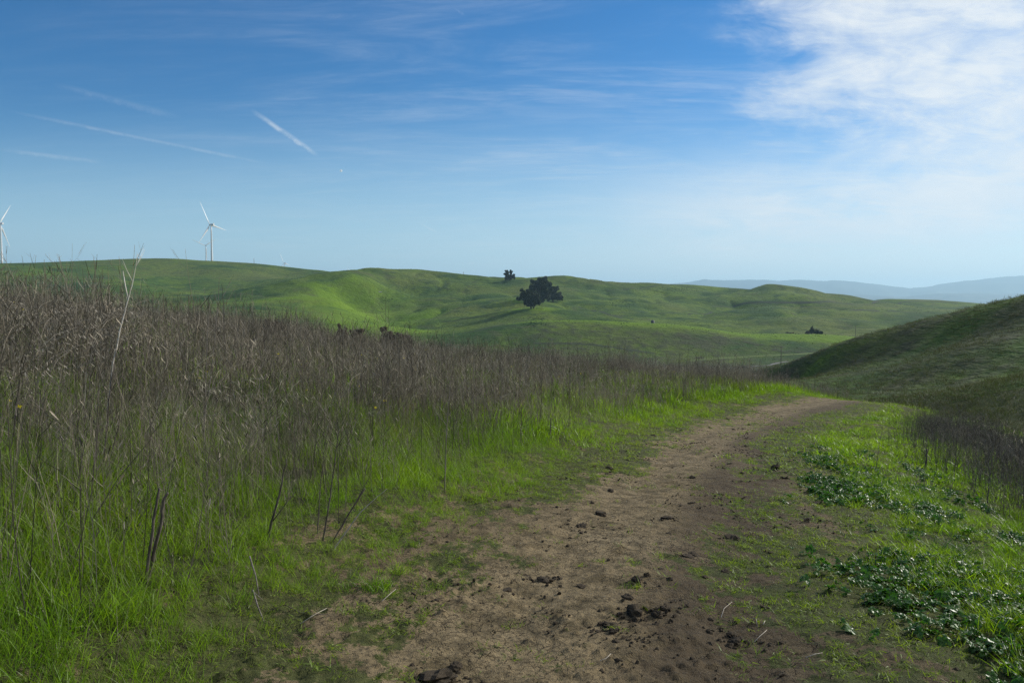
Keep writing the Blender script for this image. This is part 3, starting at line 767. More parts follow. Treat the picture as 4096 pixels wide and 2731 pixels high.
# ------------------------------------------------------------------ tracks, road, turbines, poles, tank, cattle
drape('valley_road', [(640, 371.5), (690, 369), (720, 368), (745, 367), (762, 365.3), (776, 362.8), (788, 361)], 2.6, M['road'], 'pale grey gravel road crossing the valley floor', 0.12, 300)
drape('grass_track', [(690, 360.5), (712, 358.3), (740, 356.8), (765, 355.3), (795, 354), (825, 352)], 3.5, M['trail_lime'], 'pale green track along the foot of the near hill', 0.10, 300)
drape('hill_trail', [(533, 343), (555, 342.8), (575, 343.2), (598, 345), (615, 347.2), (634, 350), (655, 353)], 3.0, M['trail_dark'], 'dark worn trail curving across the foot of the near hill', 0.08, 300)
drape('hill_trail', [(462, 332.5), (480, 330), (497, 325.5), (515, 322), (528, 320)], 3.0, M['trail_dark'], 'dark trail climbing the slope left below the big trees', 0.08, 420)
drape('hill_trail', [(620, 312.5), (640, 312), (660, 312.8), (690, 314), (712, 311.5)], 3.2, M['trail_dark'], 'dark level trail beyond the tank', 0.12, 640)
drape('hill_trail', [(712, 306), (740, 303.6), (775, 302.5), (810, 302.3), (850, 303.5), (880, 305.5)], 4.0, M['trail_dark'], 'dark trail crossing below the round knoll', 0.15, 700)
drape('hill_trail', [(800, 307), (840, 309.5), (880, 310.8), (905, 311.5), (930, 312.5)], 4.0, M['trail_dark'], 'lower dark trail running to the right hill', 0.15, 640)
drape('creek_bed', [(578, 306.5), (592, 309.5), (606, 313.5), (620, 316.8), (632, 319.5)], 4.0, M['trail_dark'], 'dark gully running down behind the hill with the tank', 0.10, 640)
drape('hill_trail', [(440, 321), (462, 318.5), (480, 316), (500, 312), (512, 309.5)], 2.6, M['trail_dark'], 'faint looping trail left of the tree clump', 0.10, 640)
drape('hill_trail', [(606, 292), (625, 289.5), (650, 286.2), (672, 284.9)], 3.0, M['trail_dark'], 'faint straight trail rising right of the tree clump', 0.12, 800)
drape('hill_trail', [(870, 303.2), (900, 301.6), (935, 301.2), (958, 302.6)], 4.0, M['trail_dark'], 'dark trail on the far right ridge', 0.15, 900)

def build_blade_mesh():
    L = 50.0; mb = MB(); ns = 14; sec = 8
    for k in range(ns + 1):
        f = k / ns; z = 1.2 + f * (L - 1.2)
        ch = np.interp(f, [0, .06, .18, 1], [1.2, 1.6, 3.4, 0.35]); tk = np.interp(f, [0, .06, .18, .5, 1], [1.2, 1.3, 1.0, .45, .08])
        tw = R(np.interp(f, [0, .2, 1], [38, 22, 0])); sweep = 1.6 * f * f
        for j in range(sec):
            a = 2 * math.pi * j / sec
            cx = (math.cos(a) * 0.5 + (0.18 if f > .1 else 0)) * ch; cy = math.sin(a) * 0.5 * tk
            mb.v.append(Vector((cx * math.cos(tw) - cy * math.sin(tw), cx * math.sin(tw) + cy * math.cos(tw) - sweep, z)))
    for k in range(ns):
        for j in range(sec):
            mb.f.append((k * sec + j, k * sec + (j + 1) % sec, (k + 1) * sec + (j + 1) % sec, (k + 1) * sec + j))
    mb.f.append(tuple(ns * sec + j for j in range(sec)))
    return mb.mesh('blade')
TB = {}
def turbine_meshes():
    mb = MB(); n = 20
    hs = np.linspace(0, 77.6, 9); mb.tube([(0, 0, h) for h in hs], [2.25 - 1.05 * h / 77.6 for h in hs], 24); TB['tower'] = mb.mesh('tower')
    mb = MB(); secs = [(-2.3, 1.3), (-1.6, 1.75), (5.8, 1.75), (7.0, 1.5)]
    b = 0
    for y, h in secs:
        for dx, dz in ((-1.6, -h), (1.6, -h), (1.75, -h * .5), (1.75, h * .6), (1.3, h), (-1.3, h), (-1.75, h * .6), (-1.75, -h * .5)):
            mb.v.append(Vector((dx, y, dz + 0.2)))
    for k in range(len(secs) - 1):
        for j in range(8): mb.f.append((k * 8 + j, k * 8 + (j + 1) % 8, (k + 1) * 8 + (j + 1) % 8, (k + 1) * 8 + j))
    mb.f.append(tuple(range(8))[::-1]); mb.f.append(tuple(24 + j for j in range(8)))
    mb.box((0, 6.2, 2.4), (1.9, 1.2, 1.0)); TB['nacelle'] = mb.mesh('nacelle', False)
    mb = MB(); mb.tube([(0, -2.3, 0), (0, -3.0, 0), (0, -4.2, 0), (0, -5.2, 0), (0, -5.8, 0)], [1.2, 1.55, 1.5, 1.0, 0.15], 16); TB['hub'] = mb.mesh('hub')
    TB['blade'] = build_blade_mesh()
turbine_meshes()
def turbine(x, y, hubz, axis_az, phase, label, sgn=1):
    """axis_az: heading of the rotor side, degrees clockwise from the view direction"""
    g = ground_at(x, y, False)
    z0 = hubz - 80.0
    t = thing('wind_turbine', (x, y, min(z0, g)), label, 'wind turbine', 'white wind turbines behind the hills', R(180 - axis_az))
    s = (hubz - min(z0, g)) / 80.0
    tw = add('tower', TB['tower'], M['white'], t); tw.scale = (1, 1, s * 80 / 80.0)
    top = hubz - min(z0, g)
    add('nacelle', TB['nacelle'], M['white'], t, (0, 0, top))
    hb = add('hub', TB['hub'], M['white'], t, (0, 0, top), (R(4), 0, 0))
    for k in range(3):
        bl = add('blade', TB['blade'], M['white'], hb)
        bl.matrix_local = Matrix.Translation((0, -3.8, 0)) @ Matrix.Rotation(R(phase + 120 * k), 4, 'Y') @ Matrix.Rotation(R(2.5), 4, 'X')
    return t
def turb_px(px, hy, D, **k):
    p = P(px, hy, D); return turbine(p[0], p[1], p[2], **k)
turb_px(211.2, 224.4, 1630, axis_az=-66, phase=22, label='largest white wind turbine standing whole above the left ridge')
turb_px(205.8, 245.2, 2900, axis_az=-32, phase=65, label='smaller white wind turbine just behind the large one, blades crossing its tower')
turb_px(284.6, 262.8, 3700, axis_az=-66, phase=21, label='small distant white wind turbine right of the large one, low over the ridge')
turb_px(349.8, 273.5, 4500, axis_az=-62, phase=8, label='wind turbine of which only a blade tip shows over the centre hill')
turb_px(0.6, 223.5, 1590, axis_az=-66, phase=-35, label='wind turbine cut off by the left edge of the picture')

def mast(px, lo, hi, top_y, label, w):
    c = crest(px, lo, hi); u, v = ray(px, top_y); z = CAM_Z + v * c[1]; h = z - c[2]
    t = thing('lattice_mast', (c[0], c[1], c[2] - 0.5), label, 'mast')
    mb = MB(); h += 0.5
    for a in range(3):
        an = a * 2 * math.pi / 3
        mb.tube([(math.cos(an) * w, math.sin(an) * w, 0), (math.cos(an) * w * .35, math.sin(an) * w * .35, h)], [0.11, 0.07], 4)
    add('leg', mb.mesh('leg'), M['wood'], t)
    mb = MB(); n = max(3, int(h / 1.2))
    for k in range(n):
        z0, z1 = h * k / n, h * (k + 1) / n; w0, w1 = w * (1 - .65 * k / n), w * (1 - .65 * (k + 1) / n)
        for a in range(3):
            a0, a1 = a * 2 * math.pi / 3, (a + 1) * 2 * math.pi / 3
            mb.tube([(math.cos(a0) * w0, math.sin(a0) * w0, z0), (math.cos(a1) * w1, math.sin(a1) * w1, z1)], [0.05, 0.05], 3)
    add('bracing', mb.mesh('bracing'), M['wood'], t)
mast(463.4, 900, 1400, 271.3, 'thin mast on the skyline left of the lone tree', 0.8)
mast(254.6, 1200, 1700, 257.8, 'thin mast on the left ridge between the turbines', 0.7)

def utility_pole(px, base_y, D, h, label, base=None):
    u, _ = ray(px, 300)
    x, y = u * D, D; z = ground_at(x, y, False)
    if base_y is not None: z = P(px, base_y, D)[2]
    zg = ground_at(x, y, False)
    t = thing('utility_pole', (x, y, zg), label, 'utility pole', 'utility poles in the valley', R(20))
    top = z + h - zg
    mb = MB(); mb.tube([(0, 0, -0.3), (0, 0, top * .5), (0.03, 0, top)], [0.19, 0.17, 0.13], 8); add('post', mb.mesh('post'), M['wood'], t)
    mb = MB(); mb.box((0, 0.14, top - 0.5), (1.5, 0.09, 0.12)); add('crossarm', mb.mesh('crossarm', False), M['wood'], t)
    for s in (-0.65, 0.65):
        mb = MB(); mb.tube([(s, 0.14, top - .44), (s, 0.14, top - .34), (s, 0.14, top - .24)], [0.04, 0.06, 0.03], 6); add('insulator', mb.mesh('insulator'), M['tank'], t)
    return t, (x, y, zg + top - 0.2)
t1, a1 = utility_pole(782, 361.2, 455, 8.6, 'tall dark wooden utility pole on the valley floor beside the road')
t2, a2 = utility_pole(856.3, None, 690, 9.0, 'distant wooden utility pole rising behind the near hill, close to the right hill')
u_, _ = ray(905, 300); xx, yy = u_ * 400, 400; zz_ = ground_at(xx, yy, False) + 9
mb = MB(); pts = []
for k in range(25):
    f = k / 24; pts.append((a1[0] + (xx - a1[0]) * f, a1[1] + (yy - a1[1]) * f, a1[2] + (zz_ - a1[2]) * f - 1.6 * 4 * f * (1 - f)))
mb.tube(pts, [0.03] * 25, 4)
tag(add('power_line', mb.mesh('power_line'), M['wire']), 'thin power line sagging right from the valley utility pole', 'power line')

def water_tank():
    c = crest(652.8, 500, 660)
    t = thing('water_tank', (c[0], c[1], c[2] - 0.25), 'dark round water tank on the crest of the near hill', 'water tank')
    mb = MB(); hs = [0, 0.05, .5, .55, 1.0, 1.05, 1.5, 1.55, 1.95, 2.02]
    rs = [1.3, 1.34, 1.34, 1.30, 1.34, 1.30, 1.34, 1.30, 1.34, 1.24]
    mb.tube([(0, 0, h) for h in hs], rs, 28); add('wall', mb.mesh('wall'), M['tank'], t)
    mb = MB(); mb.tube([(0, 0, 2.0), (0, 0, 2.25), (0, 0, 2.42), (0, 0, 2.5)], [1.26, .95, .5, .3], 28); add('roof', mb.mesh('roof'), M['tank'], t)
    mb = MB(); mb.tube([(0.1, 0, 2.48), (0.1, 0, 2.66)], [.26, .24], 14); add('hatch', mb.mesh('hatch'), M['tank'], t)
    mb = MB(); mb.tube([(1.3, -.3, .3), (1.55, -.35, .3), (1.6, -.36, 0)], [.05, .05, .05], 8); add('pipe', mb.mesh('pipe'), M['white'], t)
water_tank()
def trough():
    h = hit(380, 291.8, 500)
    t = thing('water_trough', (h[0], h[1], ground_at(h[0], h[1], False) - 0.1), 'small white trough alone on the centre hill', 'trough', rz=0.2)
    mb = MB()
    mb.box((0, -.55, .45), (4.2, .1, .9)); mb.box((0, .55, .45), (4.2, .1, .9)); mb.box((-2.05, 0, .45), (.1, 1.0, .9)); mb.box((2.05, 0, .45), (.1, 1.0, .9)); mb.box((0, 0, .12), (4.0, 1.0, .1))
    add('basin', mb.mesh('basin', False), M['white'], t)
trough()

def skin_body(name, joints, edges, mat, parent, levels=1):
    me = bpy.data.meshes.new(name); me.from_pydata([j[:3] for j in joints], edges, [])
    tmp = bpy.data.objects.new(name, me); COL.objects.link(tmp)
    sk = tmp.modifiers.new('skin', 'SKIN'); sub = tmp.modifiers.new('sub', 'SUBSURF'); sub.levels = levels; sub.render_levels = levels
    for i, j in enumerate(joints):
        d = me.skin_vertices[0].data[i]; d.radius = (j[3], j[4] if len(j) > 4 else j[3]); d.use_root = (i == 0)
    dg = bpy.context.evaluated_depsgraph_get(); dg.update()
    ev = bpy.data.meshes.new_from_object(tmp.evaluated_get(dg)); bpy.data.objects.remove(tmp)
    ev.name = name; ev.materials.clear()
    ev.polygons.foreach_set('use_smooth', [True] * len(ev.polygons))
    return add(name, ev, mat, parent)
def cow(loc, rz, label, mat, pose='stand', s=1.0):
    t = thing('cow', loc, label, 'cow', 'cattle grazing in the valley', rz)
    if pose == 'lie':
        J = [(-.1, 0, .42, .36, .38), (-.8, 0, .40, .33, .36), (.6, 0, .48, .30, .36), (.98, 0, .72, .18, .22), (1.2, 0, .98, .14, .15), (1.48, 0, .90, .10, .11), (1.66, 0, .80, .08, .08),
             (.6, .28, .16, .10), (.95, .3, .08, .06), (.6, -.28, .16, .10), (.95, -.3, .08, .06), (-.75, .34, .2, .14), (-.35, .44, .10, .08), (-.75, -.34, .2, .14), (-.35, -.44, .10, .08),
             (1.16, .17, 1.03, .04), (1.16, -.17, 1.03, .04)]
        E = [(0, 1), (0, 2), (2, 3), (3, 4), (4, 5), (5, 6), (2, 7), (7, 8), (2, 9), (9, 10), (1, 11), (11, 12), (1, 13), (13, 14), (4, 15), (4, 16)]
    else:
        hd = [(1.0, 0, 1.12, .17, .22), (1.3, 0, .72, .13, .15), (1.48, 0, .34, .10, .10), (1.55, 0, .14, .07, .07)] if pose == 'graze' else [(1.0, 0, 1.25, .17, .22), (1.26, 0, 1.46, .14, .15), (1.54, 0, 1.38, .10, .11), (1.70, 0, 1.28, .08, .08)]
        J = [(0, 0, 1.0, .34, .40), (-.75, 0, 1.05, .30, .36), (.62, 0, 1.02, .30, .38)] + hd + [
             (.6, .2, .66, .12), (.6, .2, .36, .07), (.6, .2, .04, .055), (.6, -.2, .66, .12), (.68, -.2, .36, .07), (.7, -.2, .04, .055),
             (-.78, .2, .70, .16), (-.92, .2, .42, .075), (-.86, .2, .04, .055), (-.78, -.2, .70, .16), (-.84, -.2, .42, .075), (-.76, -.2, .04, .055)]
        k = 4
        J += [(J[k][0] - .05, .17, J[k][2] + .06, .035), (J[k][0] - .05, -.17, J[k][2] + .06, .035)]
        E = [(0, 1), (0, 2), (2, 3), (3, 4), (4, 5), (5, 6), (2, 7), (7, 8), (8, 9), (2, 10), (10, 11), (11, 12), (1, 13), (13, 14), (14, 15), (1, 16), (16, 17), (17, 18), (4, 19), (4, 20)]
    b = skin_body('body', J, E, mat, t)
    if pose != 'lie':
        mb = MB(); mb.tube([(-1.03, 0, 1.2), (-1.16, 0, .95), (-1.15, 0, .55), (-1.15, 0, .4)], [.035, .025, .02, .05], 5); add('tail', mb.mesh('tail'), mat, t)
    t.scale = (s, s, s)
    return t
def on_crest(px, lo, hi): 
    c = crest(px, lo, hi); return (c[0], c[1], ground_at(c[0], c[1], False) - 0.03)
cow(on_crest(787.6, 560, 640), R(0), 'black cow grazing on the near hill crest, leftmost of three', M['hide_black'], 'graze', 1.05)
cow(on_crest(790.4, 560, 640), R(10), 'black cow lying down between two standing cattle', M['hide_black'], 'lie', 1.0)
cow(on_crest(793.3, 560, 640), R(-15), 'small reddish brown calf standing right of the black cows', M['hide_brown'], 'stand', 0.8)
h_ = hit(743.8, 368.6, 300)
cow((h_[0], h_[1], ground_at(h_[0], h_[1], False) - 0.02), R(8), 'dark cow standing in front of the grey valley road', M['hide_black'], 'graze', 1.15)
cow((h_[0] - 1.6, h_[1] + 3.0, ground_at(h_[0] - 1.6, h_[1] + 3.0, False) - 0.02), R(190), 'second dark cow partly hidden behind the one by the road', M['hide_black'], 'graze', 0.95)

# the daytime moon, far beyond everything, lit by the same sun
pm = P(341, 170.5, 45000)
bm = bmesh.new(); bmesh.ops.create_uvsphere(bm, u_segments=24, v_segments=16, radius=72); me = bpy.data.meshes.new('moon'); bm.to_mesh(me); bm.free()
me.polygons.foreach_set('use_smooth', [True] * len(me.polygons))
tag(add('moon', me, M['moon'], None, pm), 'small pale daytime moon in the blue sky', 'moon')

# ------------------------------------------------------------------ trees
def leaf_crown(name, lobes, n, size, mat, parent, seed):
    """many small leaf clumps through the volume of several uneven lobes"""
    r = np.random.default_rng(seed)
    cen, rad = [], []
    for (x, y, z, rx, ry, rz_) in lobes:
        for k in range(9):
            d = r.normal(size=3); d /= np.linalg.norm(d)
            q = 0.80 + 0.25 * r.random()
            cen.append((x + d[0] * rx * q, y + d[1] * ry * q, z + d[2] * rz_ * q)); rad.append((0.24 + 0.2 * r.random()) * min(rx, rz_))
    cen = np.array(cen); rad = np.array(rad)
    k = r.integers(0, len(cen), n)
    d = r.normal(size=(n, 3)); d /= np.linalg.norm(d, axis=1)[:, None]
    p = cen[k] + d * (rad[k] * (0.35 + 0.65 * r.random(n) ** 0.4))[:, None]
    n2 = n // 3
    L = np.array([l[:3] for l in lobes]); LR = np.array([l[3:] for l in lobes])
    k2 = r.integers(0, len(L), n2); d2 = r.normal(size=(n2, 3)); d2 /= np.linalg.norm(d2, axis=1)[:, None]
    p2 = L[k2] + d2 * LR[k2] * (r.random(n2) ** 0.5 * 0.85)[:, None]
    p = np.vstack([p, p2]); n = len(p)
    a = r.normal(size=(n, 3)); a /= np.linalg.norm(a, axis=1)[:, None]
    b = np.cross(a, r.normal(size=(n, 3))); b /= np.linalg.norm(b, axis=1)[:, None]
    s = size * (0.5 + r.random(n))[:, None]
    v = np.empty((n, 4, 3)); v[:, 0] = p - a * s; v[:, 1] = p + b * s * .55; v[:, 2] = p + a * s; v[:, 3] = p - b * s * .45
    me = bpy.data.meshes.new(name); me.vertices.add(n * 4); me.vertices.foreach_set('co', v.astype(np.float32).ravel())
    me.loops.add(n * 4); me.loops.foreach_set('vertex_index', np.arange(n * 4, dtype=np.int32))
    me.polygons.add(n); me.polygons.foreach_set('loop_start', (np.arange(n) * 4).astype(np.int32)); me.polygons.foreach_set('loop_total', np.full(n, 4, np.int32))
    me.update(calc_edges=True)
    return add(name, me, mat, parent)
def tree(name, base, label, trunks, lobes, n, size, seed, cat='tree', group=None):
    t = thing(name, base, label, cat, group)
    mb = MB(); r = random.Random(seed)
    for (bx, by, tx, ty, tz, rr) in trunks:
        mb.tube([(bx, by, -0.5), (bx, by, 0.6), (bx + (tx - bx) * .35, by + (ty - by) * .35, tz * .4), (bx + (tx - bx) * .75, by + (ty - by) * .7, tz * .75), (tx, ty, tz)], [rr * 1.35, rr, rr * .8, rr * .5, rr * .2], 9)
    for l in lobes:
        tr = r.choice(trunks); f = 0.35
        bx, by, tx, ty, tz, rr = tr
        s = Vector((bx + (tx - bx) * f, by + (ty - by) * f, tz * f)); e = Vector(l[:3])
        m = (s + e) / 2 + Vector((r.uniform(-.5, .5), r.uniform(-.5, .5), r.uniform(-.3, .8)))
        mb.tube([s, m, e], [rr * .45, rr * .3, rr * .1], 6)
        for k in range(3):
            q = e + Vector((r.uniform(-1, 1) * l[3], r.uniform(-1, 1) * l[4], r.uniform(-.2, 1) * l[5])) * .8
            mb.tube([m, (m + q) / 2 + Vector((0, 0, .3)), q], [rr * .22, rr * .14, rr * .05], 5)
    add('trunk', mb.mesh('trunk'), M['bark'], t)
    leaf_crown('crown', lobes, n, size, M['crown'], t, seed)
    return t
def tree_base(px, py, dmin): 
    h = hit(px, py, dmin); return (h[0], h[1], ground_at(h[0], h[1], False))
tg = 'dark evergreen trees on the green hills'
# front tree of the clump (about 0.95 m per pixel at its distance)
u_, _ = ray(532, 300); b0 = (u_ * 736, 736, ground_at(u_ * 736, 736, False)); k_ = b0[1] / FPX
def L(*q): return [(x * k_, y * k_, z * k_, a * k_, b * k_, c * k_) for x, y, z, a, b, c in q]
tree('evergreen_tree', b0, 'nearest tree of the dark clump, round crown low over two short trunks', [(-.8, 0, -3, 0, 13 * k_, .8), (1.6, .5, 4, 1, 12 * k_, .7)],
     L((-3, 0, 10, 6.5, 6, 6), (3.5, 0, 8.5, 5.5, 5, 6), (-9, 0, 11.5, 4.4, 4, 3.6), (-13.3, 1, 9.6, 2.6, 2.4, 1.5), (-8, 1, 15, 3.0, 3, 2.6), (-3, 0, 15.5, 4.2, 4, 3.6), (3, 1, 13.5, 4.2, 4, 3.6), (1, -1, 4.6, 5, 4, 2.6), (-10.5, 0, 18.2, 1.5, 1.3, 1.5), (7, 0, 6.5, 2.6, 2.6, 3), (-4, 0, 6.0, 4.6, 4, 3.2), (5, 0, 11.5, 3.6, 3, 3)), 22000, .50, 3, group=tg)
b1 = tree_base(541, 302, 820); k_ = b1[1] / FPX
tree('evergreen_tree', b1, 'tallest tree in the middle of the dark clump', [(0, 0, -1, 0, 17 * k_, 1.0)],
     L((0, 0, 19, 6.5, 6, 5.5), (-7, 0, 17, 5.5, 5, 5), (5, 0, 14, 6, 5, 7), (-2, 0, 11, 7, 6, 6), (3, 0, 23, 4, 3.5, 2.6), (-10, 0, 12, 3.6, 3.4, 3.6), (8, 0, 17.5, 3, 3, 3), (-8, 0, 21, 2.2, 2, 1.6), (1, 0, 6, 6, 5, 5), (6, 0, 8, 5, 5, 5), (-5, 0, 6, 4, 4, 4)), 24000, .55, 4, group=tg)
b2 = tree_base(553, 301.3, 820); k_ = b2[1] / FPX
tree('evergreen_tree', b2, 'right hand tree of the dark clump, spreading low to the right', [(0, 0, 1, 0, 12 * k_, .9)],
     L((0, 0, 9, 5.5, 5, 6), (4.5, 0, 6.5, 4.6, 4, 4.4), (7.3, 0, 4, 2.6, 3, 3.2), (2, 0, 12.5, 4, 4, 3.2), (-4, 0, 5.5, 4, 4, 4), (1, 0, 3.5, 4.4, 4, 2.2), (-1, 0, 8, 5, 4, 5)), 16000, .52, 5, group=tg)
b3 = tree_base(509.3, 279.9, 1000); k_ = b3[1] / FPX
tree('evergreen_tree', b3, 'lone dark tree with a forked top on the skyline saddle', [(0, 0, -1.5, 0, 9 * k_, .9), (0.4, 0, 3, 0, 9 * k_, .8)],
     L((-2.2, 0, 7.3, 1.9, 1.8, 2.6), (1.6, 0, 7.8, 1.7, 1.6, 2.2), (-.6, 0, 3.6, 3.2, 2.6, 3), (3.6, 0, 4.2, 2.4, 2.2, 2.0), (4.6, 0, 2.4, 1.5, 1.5, 1.2), (-4.2, 0, 6.0, 1.4, 1.3, 1.0), (-3.2, 0, 2.0, 1.8, 1.6, 1.3), (.5, 0, 1.8, 3, 2.6, 1.2), (-3.2, 0, 9.2, 1.2, 1, .9)), 12000, .6, 6, group=tg)
# fallen branch beside the front tree
fb = MB(); rr_ = random.Random(5)
for k in range(9):
    a = rr_.uniform(-.5, .5); fb.tube([(k * .8 - 3, rr_.uniform(-.6, .6), .1), (k * .8 - 2.2, rr_.uniform(-.6, .6), .7 + rr_.random()), (k * .8 - 1.0, rr_.uniform(-.8, .8), .2 + rr_.random())], [.12, .09, .04], 5)
u_, _ = ray(539.5, 300); q_ = (u_ * 734, 734)
tag(add('fallen_branch', fb.mesh('fallen_branch'), M['mid_stem'], None, (q_[0], q_[1], ground_at(q_[0], q_[1], False) + .05)), 'grey fallen branches lying right of the front tree trunk', 'branch')
# bushes on the near hill
def bush(px, dmul, w, h, label, seed, n=2500, mat='crown', name='round_bush', g='bushes right of the three cattle'):
    c = crest(px, 560, 650); y = c[1] * dmul; x = c[0] * dmul; z = ground_at(x, y, False)
    t = thing(name, (x, y, z), label, 'bush', g)
    mb = MB()
    for k in range(5):
        a = k * 1.3; mb.tube([(0, 0, -.2), (math.cos(a) * w * .15, math.sin(a) * w * .15, h * .3), (math.cos(a) * w * .3, math.sin(a) * w * .3, h * .75)], [.14, .10, .04], 5)
    add('stem', mb.mesh('stem'), M['bark'], t)
    lobes = [(0, 0, h * .66, w * .30, w * .3, h * .34), (w * .12, 0, h * .34, w * .34, w * .34, h * .28), (-w * .25, 0, h * .35, w * .3, w * .3, h * .3), (w * .25, 0, h * .38, w * .3, w * .3, h * .3)]
    o = leaf_crown('foliage', lobes, n, .28, M[mat], t, seed)
bush(812.4, 1.006, 4.0, 6.4, 'tallest dark bush of the hill crest row', 21, 3500)
bush(808.2, 1.0, 3.8, 2.6, 'brownish thin bush at the left end of the row', 22, 1200, 'shrub')
bush(817.8, 1.003, 4.0, 3.9, 'rounded dark bush in the middle of the row', 23)
bush(821.8, 1.0, 3.0, 2.5, 'low dark bush at the right end of the row', 24)
# ------------------------------------------------------------------ plant meshes
def blades_mesh(name, n, spread, h0, h1, w, lean, seed, mat, droop=0.5, segs=3, base_az=None):
    r = np.random.default_rng(seed); V = []; F = []
    for k in range(n):
        a = r.random() * 2 * math.pi; d = spread * math.sqrt(r.random())
        x, y = math.cos(a) * d, math.sin(a) * d
        h = h0 + (h1 - h0) * r.random() ** 1.3
        az = r.random() * 2 * math.pi if base_az is None else base_az + r.normal() * 0.9
        ln = lean * (0.3 + r.random()); dr = droop * r.random()
        fa = r.random() * math.pi; sx, sy = math.cos(fa), math.sin(fa)
        base = len(V); ww = w * (0.7 + 0.6 * r.random())
        for s in range(segs):
            f = s / segs; off = (ln * f + dr * f * f) * h; z = h * (f - 0.35 * dr * f * f)
            wd = ww * (1 - 0.55 * f) / 2; cx, cy = x + math.cos(az) * off, y + math.sin(az) * off
            V += [(cx - sx * wd, cy - sy * wd, z), (cx + sx * wd, cy + sy * wd, z)]
        off = (ln + dr) * h; V.append((x + math.cos(az) * off, y + math.sin(az) * off, h * (1 - 0.35 * dr)))
        for s in range(segs - 1): F.append((base + 2 * s, base + 2 * s + 1, base + 2 * s + 3, base + 2 * s + 2))
        F.append((base + 2 * segs - 2, base + 2 * segs - 1, base + 2 * segs))
    me = mesh_from(name, V, F); me.materials.append(mat); return me
def weed_mesh(name, seed, mat, stems=3, H=1.2, w=0.004, br=8, spread=0.10, head=False, lean=0.12):
    r = random.Random(seed); mb = MB()
    def side(): a = r.uniform(0, math.pi); return (math.cos(a), math.sin(a), 0.15)
    for s in range(stems):
        bx, by = r.uniform(-spread, spread), r.uniform(-spread, spread); h = H * r.uniform(.6, 1.1)
        la = r.uniform(0, 2 * math.pi); lm = r.uniform(0, lean) * h; wob = r.uniform(-.04, .04)
        def at(f): return Vector((bx + math.cos(la) * lm * f ** 1.4 + wob * math.sin(f * 5), by + math.sin(la) * lm * f ** 1.4, h * f))
        n = 5; pts = [at(k / n) for k in range(n + 1)]
        ww = [w * 1.5 * (1 - .7 * k / n) for k in range(n + 1)]
        mb.ribbon(pts, ww, side()); mb.ribbon(pts, ww, side())
        for k in range(br):
            f = r.uniform(.35, 1.0); p = at(f); a = r.uniform(0, 2 * math.pi); l = h * r.uniform(.10, .26) * (1.25 - .5 * f)
            up = r.uniform(.7, 1.6); d = Vector((math.cos(a), math.sin(a), up)).normalized()
            q = p + d * l * .5; e = q + (d + Vector((0, 0, .35))).normalized() * l * .5
            mb.ribbon([p, q, e], [w * .8, w * .65, w * .4], side())
            for j in range(2):
                b = p.lerp(e, r.uniform(.3, .9)); a2 = a + r.uniform(-1.2, 1.2)
                e2 = b + Vector((math.cos(a2), math.sin(a2), r.uniform(.5, 1.5))).normalized() * l * r.uniform(.25, .5)
                mb.ribbon([b, e2], [w * .55, w * .35], side())
            if head: mb.ribbon([e, e + d * .035, e + d * .06], [w * 1.2, w * 3.4, w], side())
    me = mb.mesh(name); me.materials.append(mat); return me
def arching_mesh(name, seed, mat, n=5, H=1.0, w=0.004):
    """thin oat-like stems that bend over at the top under a feathery head"""
    r = random.Random(seed); mb = MB()
    for s in range(n):
        bx, by = r.uniform(-.1, .1), r.uniform(-.1, .1); h = H * r.uniform(.7, 1.15); a = r.gauss(0.2, .9)
        pts = []
        for k in range(8):
            f = k / 7; o = h * (0.10 * f + 0.42 * f ** 3.2); pts.append(Vector((bx + math.cos(a) * o, by + math.sin(a) * o, h * (f - .22 * f ** 4))))
        sd = (-math.sin(a), math.cos(a), .2)
        mb.ribbon(pts, [w * (1 - .06 * k) for k in range(6)] + [w * 1.5, w * .9], sd)
        for k in range(5):
            p = pts[6].lerp(pts[7], k / 5) if k > 1 else pts[5].lerp(pts[6], .5 + k * .25)
            d = Vector((math.cos(a) * .5 + r.uniform(-.4, .4), math.sin(a) * .5 + r.uniform(-.4, .4), r.uniform(-.8, .3)))
            mb.ribbon([p, p + d * .03, p + d * .06], [w * .6, w * 2.4, w * .5], sd)
    me = mb.mesh(name); me.materials.append(mat); return me
def rosette_mesh(name, seed, mat, n=9, l0=.05, l1=.10):
    r = random.Random(seed); V = []; F = []
    for k in range(n):
        a = 2 * math.pi * k / n + r.uniform(-.4, .4); l = r.uniform(l0, l1); wd = l * r.uniform(.24, .36); rise = r.uniform(.15, .9)
        ca, sa = math.cos(a), math.sin(a); b = len(V)
        for f, wf in ((0.05, .12), (.35, .85), (.7, 1.0), (1.0, .12)):
            o = l * f; z = .01 + l * (rise * f - .55 * f * f); tw = r.uniform(-.3, .3) * wd
            V += [(ca * o + sa * wd * wf, sa * o - ca * wd * wf, z + .25 * wd * wf + tw), (ca * o, sa * o, z), (ca * o - sa * wd * wf, sa * o + ca * wd * wf, z + .25 * wd * wf - tw)]
        for s in range(3):
            i = b + 3 * s; F += [(i, i + 1, i + 4, i + 3), (i + 1, i + 2, i + 5, i + 4)]
    me = mesh_from(name, V, F); me.materials.append(mat); return me

